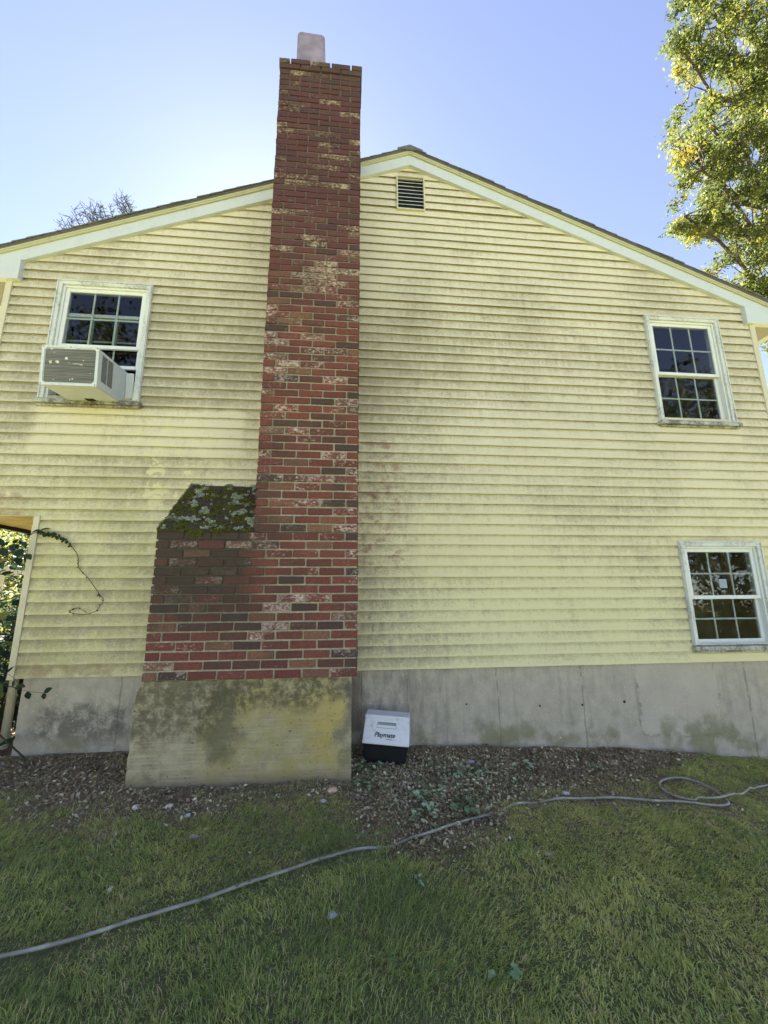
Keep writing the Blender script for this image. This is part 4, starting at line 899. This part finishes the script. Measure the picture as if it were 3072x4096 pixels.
# fallen leaves
def fallen(x, y, s, label, c):
    pts_ = [(0,0),(.25,.12),(.35,.34),(.55,.22),(.68,.40),(.8,.15),(1,.0),(.8,-.15),(.66,-.38),(.5,-.2),(.32,-.33),(.22,-.1)]; mb = MB(); a_ = random.random()*6
    rim = []
    for u, v_ in pts_: X = (u-.5)*s; Y = v_*s; rim.append((X*math.cos(a_)-Y*math.sin(a_), X*math.sin(a_)+Y*math.cos(a_), .012+.35*abs(v_)*s))
    n = len(rim); mb.add([(0,0,.010)]+rim+[(0,0,.0095)]+[(p[0], p[1], p[2]-.0006) for p in rim], [(0, 1+i, 1+(i+1) % n) for i in range(n)]+[(n+1, n+2+(i+1) % n, n+2+i) for i in range(n)]+[(1+i, n+2+i, n+2+(i+1) % n, 1+(i+1) % n) for i in range(n)])
    o = mb.build('fallen_leaf', plain('dry_leaf', c, .7, .2, 60)); o.location = (x, y, float(gh(x, y))+.03); return tag(o, label, 'leaf', 'fallen leaves on the lawn')
fallen(1.10, -1.42, .060, 'tan oak leaf lying on the lawn below the straight hose run', (.34,.27,.20))
fallen(-.03, -1.76, .050, 'pale grey leaf standing in the lawn in front of the hose', (.36,.38,.36))
fallen(-.80, -1.20, .070, 'curled brown leaf in the lawn below the chimney footing', (.30,.24,.18))
fallen(.69, -.80, .030, 'small reddish leaf among the pale weeds', (.34,.15,.10))

# ================================================================== VINE AND SHRUB
def bp(px, py, plane):       # photo pixel on the plane y=plane
    d = Fv+Rv*((px-1536)/1644.58)+Uv*((2048-py)/1644.58); t = (3.837+plane)/d.y; return Vector((0, -3.837, .633))+d*t
darkleaf = m_leaf('shrub_leaf', [(0, (.018,.035,.022)), (.5, (.035,.062,.035)), (.85, (.07,.11,.045)), (1, (.22,.24,.06))], .35, .4)
sunleaf = m_leaf('sunlit_leaf', [(0, (.05,.075,.025)), (.5, (.10,.125,.04)), (1, (.18,.18,.06))], .45, .5)
def leaf_mesh(items, name, mat, parent, local=False):
    """items: (pos, dir, up, size, aspect, tint): pointed oval leaves with a folded midrib"""
    V = []; F = []; Cc = []
    prof = ((.0, .0), (.18, .30), (.42, .5), (.70, .38), (1.0, 0.0))
    for p, d, up, s, asp, t_ in items:
        d = d.normalized(); sd2 = d.cross(up)
        if sd2.length < .01: sd2 = d.cross(Vector((1, 0, 0)))
        sd2.normalize(); u2 = sd2.cross(d); k = len(V)
        mids = [p+d*(s*a_)-u2*(.10*s*a_*a_) for a_, _ in prof]
        V += [tuple(q) for q in mids]+[tuple(mids[i]+sd2*s*prof[i][1]*asp+u2*s*.08) for i in (1,2,3)]+[tuple(mids[i]-sd2*s*prof[i][1]*asp+u2*s*.08) for i in (1,2,3)]
        F += [(k,k+1,k+5,k+5),(k+1,k+2,k+6,k+5),(k+2,k+3,k+7,k+6),(k+3,k+4,k+7,k+7),(k,k+8,k+1,k+1),(k+1,k+8,k+9,k+2),(k+2,k+9,k+10,k+3),(k+3,k+10,k+4,k+4)]; Cc += [(t_, random.random(), 0, 1)]*11
    me = bpy.data.meshes.new(name); me.from_pydata(V, [], [tuple(dict.fromkeys(f)) for f in F]); a_ = me.color_attributes.new('tint', 'FLOAT_COLOR', 'POINT'); a_.data.foreach_set('color', np.array(Cc, dtype=np.float32).ravel())
    return link(name, me, mat, parent, local)
s1_, s2_ = .2411, .5424
vp = [(650,745),(800,780),(900,790),(1000,830),(1100,890),(1180,970),(1270,1090),(1300,1200),(1300,1310),(1360,1400),(1450,1490),(1540,1610),(1600,1700),(1659,1790)]
vp = [(a*s1_, 1950+b*s1_) for a, b in vp]+[(a*s2_, 1900+b*s2_) for a, b in ((735,890),(765,920),(740,960),(710,1000),(645,1025),(580,1025),(525,1015),(530,990),(570,980),(610,995),(640,1020))]
vpts = [bp(a, b, -.012) for a, b in vp]; vc = catmull([tuple(p) for p in vpts], 5)
vine = empty('vine', tuple(vpts[0]), 'thin climbing vine tendril with tiny leaves on the siding left of the chimney', 'vine')
mb = MB(); mb.tube(vc, [.0035*(1-.6*i/len(vc)) for i in range(len(vc))], 5); mb.build('stem', plain('vine_stem', (.07,.06,.035), .8), vine)
it = []
for i, p in enumerate(vc):
    n = 2 if i < 26 else (1 if random.random() < .34 else 0)
    for _ in range(n):
        s = random.uniform(.015, .034) if i < 26 else random.uniform(.010, .018)
        a_ = random.random()*6.28; it.append((Vector(p)+Vector((0, -.008, 0)), Vector((math.cos(a_), -.35, math.sin(a_)-.2)), Vector((0, -1, .4)), s, .8, random.uniform(.2, .8)))
leaf_mesh(it, 'foliage', darkleaf, vine)
shrub = empty('shrub', (-3.15, .05, -.58), 'dark broad leaved shrub crowding the left corner of the house', 'shrub')
mb = MB(); it = []
def twig(pts_, r0, lf, every=2, spread=1.0):
    c = catmull([tuple(p) for p in pts_], 6); mb.tube(c, [max(.0015, r0*(1-i/len(c))) for i in range(len(c))], 5, False)
    for i, p in enumerate(c):
        if i % every == 0 and i > 1:
            for s_ in (-1, 1):
                if random.random() < .85:
                    tg = (Vector(c[min(i+1, len(c)-1)])-Vector(c[i-1])).normalized(); sd2 = tg.cross(Vector((0, -1, .2))).normalized()*s_
                    it.append((Vector(p), (sd2+tg*.5+Vector((0, random.gauss(0, .3), random.gauss(0, .3)-.15))), Vector((random.gauss(0,.4), -.6, .8)), lf*random.uniform(.6, 1.25), random.uniform(.62, .85), random.random()**1.3 if random.random() > .02 else 1.0))
# twigs seen in the photo
twig([bp(-120,2420,-.15), bp(20,2230,-.15), bp(90,2180,-.14), bp(130,2130,-.12), bp(160,2122,-.04)], .007, .065, 4)
twig([bp(-60,2270,-.2), bp(40,2240,-.2), bp(110,2215,-.18)], .005, .075, 4)
twig([bp(-60,2200,-.1), bp(20,2190,-.1), bp(70,2170,-.1), bp(110,2170,-.1)], .004, .08, 5)
twig([bp(-90,2660,-.25), bp(10,2735,-.22), bp(60,2750,-.20), bp(110,2765,-.20), bp(175,2772,-.18)], .005, .075, 6)
twig([bp(-90,2620,-.25), bp(-10,2690,-.25), bp(40,2700,-.22), bp(80,2740,-.22)], .004, .09, 5)
for k in range(190):
    b0 = Vector((-3.35+random.gauss(0, .32), .55+random.gauss(0, .5), -.6)); hgt = random.uniform(.35, 1.75); a_ = random.random()*6.28; rr_ = random.uniform(.1, .5)
    tip = b0+Vector((math.cos(a_)*rr_, math.sin(a_)*rr_, hgt))
    tip.x = min(tip.x, -2.90 if tip.y > -.1 else -2.72)
    mid = b0.lerp(tip, .5)+Vector((random.gauss(0, .08), random.gauss(0, .08), .1)); mid.x = min(mid.x, -2.92)
    twig([b0, mid, tip], .008, .09, 2)
mb.build('branches', plain('shrub_stem', (.06,.045,.03), .8), shrub); leaf_mesh(it, 'foliage', darkleaf, shrub)

# ================================================================== TREES
def branch_pts(a, b, n=7, wob=.12, sag=0.0):
    a, b = Vector(a), Vector(b); L = (b-a).length; sx = random.random()*50
    return [a.lerp(b, i/n)+Vector((mn.noise(Vector((i*.6, sx, 0))), mn.noise(Vector((i*.6, sx, 9))), mn.noise(Vector((i*.6, sx, 17)))))*wob*L*math.sin(math.pi*i/n)+Vector((0, 0, sag*L*math.sin(math.pi*i/n))) for i in range(n+1)]
def oak_leaves(P, size, tints, rg):
    """lobed leaf as two crossing quads along one stem -> 8-vertex ragged shape"""
    n = len(P); nn = rg.normal(size=(n, 3)); nn[:, 2] += 1.1; nn /= np.linalg.norm(nn, axis=1)[:, None]; t = rg.normal(size=(n, 3)); t[:, 2] -= .45; t -= (t*nn).sum(1)[:, None]*nn; t /= np.linalg.norm(t, axis=1)[:, None]; b = np.cross(nn, t)
    s = (size*rg.uniform(.65, 1.25, n))[:, None]
    prof = [(0, 0), (.28, .26), (.42, .12), (.62, .36), (.76, .15), (1.0, 0), (.76, -.15), (.62, -.36), (.42, -.12), (.28, -.26)]
    V = np.stack([P+t*s*u+b*s*v_*.9+nn*s*(.12*abs(v_)-.1*u*u) for u, v_ in prof], 1).reshape(-1, 3); k = (np.arange(n)*10)[:, None]
    F = np.concatenate([k+np.array([[0,1,8+1,9]])*1, ]) if False else np.concatenate([k+np.array([[0,1,2,8]]), k+np.array([[0,2,8,9]]), k+np.array([[2,3,7,8]]), k+np.array([[3,4,6,7]]), k+np.array([[4,5,6,6]])])
    Cc = np.repeat(np.stack([tints, rg.random(n), rg.random(n), np.ones(n)], 1), 10, 0); return V, F, Cc
def tri_mesh(name, V, F, Cc, mat, parent):
    o = tri_quads(name, V-np.array(off_of(parent).location)[None], F, Cc, mat); o.parent = parent; return o
oakm = m_leaf('oak_leaf', [(0, (.036,.052,.018)), (.4, (.076,.098,.030)), (.75, (.115,.132,.036)), (.92, (.15,.145,.032)), (1, (.21,.17,.03))], .38, .5)
g2 = np.random.default_rng(12)
oak = empty('oak_tree', (15.2, 6.2, -1.1), 'large oak with yellowing green leaves beyond the right end of the roof', 'tree')
mb = MB(); mb.tube([(15.2,6.2,-1.2),(15.1,6.1,3),(14.9,6,8),(14.6,5.9,13),(14.5,5.9,18),(14.4,5.8,23)], [.42,.34,.29,.22,.14,.04], 12)
tips = [(10.3,4.8,16.9),(10.5,5.2,18.6),(11.2,5.0,20.3),(11.3,4.8,18.0),(12.2,5,21.2),(9.9,5.0,13.5),(10.8,5.2,15.0),(9.8,4.6,12.3),(11.9,5,16.3),(11.2,4.6,13.4),(9.35,4.9,11.0),(10.1,4.7,9.9),(10.7,5.2,11.6),(11.2,4.8,9.6),(12.0,4.5,8.9),(12.6,4.6,10.5),(12.4,5.2,12.6),(12.9,5,14.6),(13.2,4.8,17.2),(13.4,4.6,8.9),(13.8,5,19.5),(14.0,4.5,11.5),(13.9,4.2,14),(15.5,5,21),(16.5,6,16),(17,6,12),(15.5,8,15),(14,8.5,11),(12.5,8,14),(12.4,4.2,7.7),(13.3,4.4,6.9)]
def crown_ok(c):
    # keeps the foliage in separate boughs with sky between them
    d = c-Vector((0, -3.837, .633)); f_ = d.dot(Fv); X = 1536+1644.58*d.dot(Rv)/f_; Y = 2048-1644.58*d.dot(Uv)/f_
    lim = np.interp(Y, [-400, 0, 150, 280, 345, 450, 560, 650, 760, 870, 950, 1050, 1110, 1300], [2780, 2695, 2660, 2632, 2760, 2700, 2668, 2668, 2725, 2642, 2700, 2765, 2830, 2940])
    for (a_, b_, r1, r2) in ((2860, 335, 90, 38), (2960, 190, 60, 40), (3010, 620, 45, 50), (2990, 860, 60, 40), (2900, 760, 30, 28), (2900, 1080, 45, 30), (2760, 455, 25, 22), (3040, 1080, 50, 40)):
        if ((X-a_)/r1)**2+((Y-b_)/r2)**2 < 1: return False
    return X > lim
centers = []; random.seed(21)
for tp_ in tips:
    tp_ = Vector(tp_); base = Vector((14.6, 5.9, max(3.5, tp_.z-1.6-.35*abs(14.6-tp_.x)))); pts_ = branch_pts(base, tp_, 9, .10, .03); pts_ = [p for i, p in enumerate(pts_) if i < 4 or crown_ok(p)]; pts_ += [pts_[-1]+(pts_[-1]-pts_[-2])*.02*k for k in range(1, 11-len(pts_))]; mb.tube(pts_, [.085*(1-i/9.5)+.012 for i in range(10)], 7, False)
    for i in range(3, 10):
        for _ in range(5 if i > 5 else 3):
            e_ = pts_[i]+Vector((random.gauss(0, .55), random.gauss(0, .60), random.gauss(0, .38)))*(1 if i > 5 else .85); q = branch_pts(pts_[i-1], e_, 4, .15)
            if not crown_ok(e_): continue
            mb.tube(q, [.022,.017,.012,.009,.006], 5, False)
            for j in (3, 4): centers.append(q[j])
centers = [c for c in centers if crown_ok(c)]
Pc = np.array([tuple(c) for c in centers]); reps = (g2.integers(36, 84, len(Pc))*np.clip(1.15-.13*np.maximum(Pc[:, 0]-11.2, 0), .35, 1.2)).astype(int); P = np.repeat(Pc, reps, 0)+g2.normal(0, 1, (reps.sum(), 3))*np.array([[.13, .13, .085]])
ct = np.repeat(np.clip(g2.normal(.46, .24, len(Pc)), 0, 1), reps); V, F, Cc = oak_leaves(P, .105, np.clip(ct+g2.normal(0, .10, len(P)), 0, 1), g2)
mb.build('trunk', M['bark'], oak, smooth=True); tri_mesh('crown', V, F, Cc, oakm, oak)
print('oak leaves', len(P))

def conifer(x, y, h, label, seedr, low=3.0, droop=False, nlev=34):
    rs = random.Random(seedr); z0 = float(gz(np.array(x), np.array(y))); root = empty('spruce_tree', (x, y, z0), label, 'tree'); mb = MB(); mb.tube([(x, y, z0-.2), (x, y, z0+h*.5), (x, y, z0+h)], [.2, .12, .02], 8); Pn = []; Dn = []
    for k in range(nlev):
        z = z0+low+(h-low)*k/nlev; r_ = max(.25, (h-(z-z0))*.26)
        for q in range(7):
            a_ = rs.random()*6.28; rr_ = r_*rs.uniform(.7, 1.1); e_ = Vector((x+math.cos(a_)*rr_, y+math.sin(a_)*rr_, z+(.42*rr_ if not droop else -.15*rr_))); c = branch_pts((x, y, z), e_, 5, .06, -.10); mb.tube(c, [.022,.018,.014,.010,.007,.004], 4, False)
            for j in range(1, 6):
                for s_ in range(3):
                    l_ = rs.uniform(.12, .34); d = Vector((rs.gauss(0, .6), rs.gauss(0, .6), rs.uniform(.2, 1.0) if not droop else rs.uniform(-1, .1))).normalized(); p2 = c[j]+d*l_; mb.tube([c[j], p2], [.006, .003], 3, False)
                    for t in np.linspace(.15, 1, 7): Pn.append(tuple(c[j].lerp(p2, t))); Dn.append(tuple(d))
    Pn = np.array(Pn); Dn = np.array(Dn); rg = np.random.default_rng(seedr); P = np.repeat(Pn, 4, 0); D = np.repeat(Dn, 4, 0)*.7+rg.normal(0, .55, (len(P), 3)); D /= np.linalg.norm(D, axis=1)[:, None]
    b = np.cross(D, rg.normal(size=D.shape)); b /= np.linalg.norm(b, axis=1)[:, None]; L_ = rg.uniform(.03, .055, len(P))[:, None]; w_ = .0045
    V = np.stack([P-b*w_, P+b*w_, P+D*L_+b*w_*.4, P+D*L_-b*w_*.4], 1).reshape(-1, 3); Cc = np.repeat(np.stack([rg.random(len(P)), rg.random(len(P)), rg.random(len(P)), np.ones(len(P))], 1), 4, 0)
    mb.build('trunk', M['bark'], root); npmesh('crown', V, np.arange(len(V)).reshape(-1, 4), needm, root, Cc); return root
needm = m_leaf('needle', [(0, (.03,.046,.03)), (1, (.085,.11,.07))], .2, .5)
def roof_spruce():
    rs = random.Random(4); root = empty('spruce_tree', (-6.5, 6.6, -.75), 'spruce whose top shoots show above the left slope of the roof', 'tree'); mb = MB(); mb.tube([(-6.5,6.6,-.9),(-6.5,6.6,6),(-6.5,6.6,10.2)], [.22,.14,.05], 8); Pn = []; Dn = []
    def shoot(c, r0, kids):
        mb.tube(c, [r0*(1-.75*i/(len(c)-1)) for i in range(len(c))], 5, False)
        for j in range(1, len(c)):
            d = (c[j]-c[j-1]); L_ = d.length; d.normalize()
            for t in np.linspace(0, 1, max(3, int(L_/.012))): Pn.append(tuple(c[j-1].lerp(c[j], t))); Dn.append(tuple(d))
            if kids:
                for _ in range(kids):
                    s_ = Vector((rs.gauss(0, 1), rs.gauss(0, 1), rs.gauss(0, .5))).normalized(); e_ = c[j]+(d*.6+s_).normalized()*rs.uniform(.10, .26); shoot([c[j], e_], .006, 0)
    tipp = [(130,455),(215,520),(260,390),(290,460),(320,290),(400,385),(455,300),(500,400),(530,285),(560,350),(635,215),(665,260),(720,320),(790,260),(830,380),(885,160),(940,135),(980,125),(1040,215),(1020,310),(600,330),(1000,260),(900,230)]
    for (a_, b_) in tipp:
        tp = bp(200+a_*.3014, 750+b_*.3014, 6.3+rs.uniform(-.3, .3)); bs = tp+Vector((rs.uniform(.25, .7), rs.uniform(-.1, .2), -rs.uniform(.7, 1.1))); c = branch_pts(bs, tp, 8, .05, -.06); shoot(c, .018, 3)
        mb.tube(branch_pts((-6.5, 6.6, bs.z-.8), bs, 5, .08), .022, 5, False)
    for k in range(120):
        z = rs.uniform(3, 9.3); a_ = rs.random()*6.28; rr_ = (12-z)*.22*rs.uniform(.6, 1); e_ = Vector((-6.5+math.cos(a_)*rr_, 6.6+math.sin(a_)*rr_, z)); shoot(branch_pts((-6.5, 6.6, z-.3), e_, 6, .06), .02, 1)
    Pn = np.array(Pn); Dn = np.array(Dn); rg = np.random.default_rng(4); P = np.repeat(Pn, 4, 0); D = np.repeat(Dn, 4, 0)*.9+rg.normal(0, .5, (len(P), 3)); D /= np.linalg.norm(D, axis=1)[:, None]
    b = np.cross(D, rg.normal(size=D.shape)); b /= np.linalg.norm(b, axis=1)[:, None]; L_ = rg.uniform(.02, .038, len(P))[:, None]; w_ = .0025
    V = np.stack([P-b*w_, P+b*w_, P+D*L_+b*w_*.4, P+D*L_-b*w_*.4], 1).reshape(-1, 3); Cc = np.repeat(np.stack([rg.random(len(P)), rg.random(len(P)), rg.random(len(P)), np.ones(len(P))], 1), 4, 0)
    mb.build('trunk', M['bark'], root); npmesh('crown', V, np.arange(len(V)).reshape(-1, 4), needm, root, Cc)
roof_spruce()
conifer(13.0, 7.2, 8.2, 'dark conifer beyond the right corner board under the oak', 8, .5, True, 40)

# leafy trees and bushes of the background, and the trees behind the camera that the windows mirror
def leafy(name, x, y, h, r_, n, size, mat, label, cat, group=None, trunk=True, mean=.5, zlow=.15):
    z0 = float(gz(np.array(x), np.array(y))); root = empty(name, (x, y, z0), label, cat, group); mb = MB()
    mb.tube(branch_pts((x, y, z0-.2), (x+random.gauss(0,.1)*r_, y, z0+h*.75), 6, .05), [.035*h*.5, .03*h*.5, .024*h*.5, .018*h*.5, .012*h*.5, .008*h*.5, .004*h*.5], 8); cen = []
    for k in range(34 if trunk else 26):
        a_ = random.random()*6.28; zz = z0+h*random.uniform(zlow, .95); f = math.sin(math.pi*min(1, max(.12, (zz-z0)/h*.9+.1)))**.6; e_ = Vector((x+math.cos(a_)*r_*f*random.uniform(.5, 1), y+math.sin(a_)*r_*f*random.uniform(.5, 1), zz))
        c = branch_pts((x, y, max(z0+.1, zz-.22*h)), e_, 6, .1); mb.tube(c, [.010*h*(1-i/8)*.5 for i in range(7)], 5, False)
        for p in c[2:]:
            for _ in range(3): cen.append(p+Vector((random.gauss(0,1), random.gauss(0,1), random.gauss(0,.7)))*r_*.13)
    Pc = np.array([tuple(c) for c in cen]); rg = np.random.default_rng(int(abs(x*31+y*17))+3); idx = rg.integers(0, len(Pc), n); P = Pc[idx]+rg.normal(0, 1, (n, 3))*r_*.065; ct = rg.normal(mean, .2, len(Pc))[idx]
    V, F, Cc = oak_leaves(P, size, np.clip(ct+rg.normal(0, .15, n), 0, 1), rg); mb.build('trunk', M['bark'], root); tri_mesh('crown', V, F, Cc, mat, root); return root
leafy('bush', -8.6, 8.0, 3.4, 2.2, 9000, .10, sunleaf, 'sunlit yellow green bush seen past the left corner of the house', 'bush', None, False, .7, .05)
leafy('bush', -6.2, 5.6, 1.5, 1.3, 6000, .09, darkleaf, 'low dark bush beyond the left corner behind the shrub', 'bush', None, False, .6, .05)
leafy('maple_tree', -13.5, 13.0, 9.0, 3.6, 12000, .17, sunleaf, 'sunlit tree far behind the left corner of the house', 'tree', None, True, .6, .12)
leafy('maple_tree', -9.5, 17.0, 7.5, 3.2, 9000, .17, sunleaf, 'smaller sunlit tree behind the house between bush and far tree', 'tree', None, True, .7, .1)
leafy('maple_tree', 12.2, 12.0, 7.0, 2.6, 8000, .16, oakm, 'leafy tree glimpsed behind the right downspout', 'tree', None, True, .6, .1)
for (x, y, h, r_, lb) in ((-9.0, -10.5, 12.5, 3.3, 'tall tree across the lawn mirrored in the upper left window'), (14.0, -10.5, 12.5, 3.8, 'tall tree across the lawn mirrored in the right hand windows')):
    leafy('shade_tree', x, y, h, r_, 15000, .20, m_leaf('shade_leaf', [(0, (.02,.03,.012)), (1, (.06,.07,.03))], .2, .7), lb, 'tree', 'trees across the lawn behind the camera', True, .3, .05)

# pale rail of the neighbouring porch and a bright tarp covered load beyond it
pr = empty('porch_rail', (-4.6, 4.2, -.6), 'pale green white porch beam beyond the left corner just under the overhang', 'porch')
mb = MB(); mb.box(-4.75, -4.62, 2.2, 7.2, .98, 1.10); mb.build('beam', M['fascia'], pr, bevel=.004)
mb = MB(); mb.box(-4.73, -4.64, 2.25, 2.34, -.62, .98); mb.build('post', M['fascia'], pr, bevel=.004)
mb = MB(); mb.box(-4.73, -4.64, 7.0, 7.09, -.62, .98); mb.build('post', M['fascia'], pr, bevel=.004)
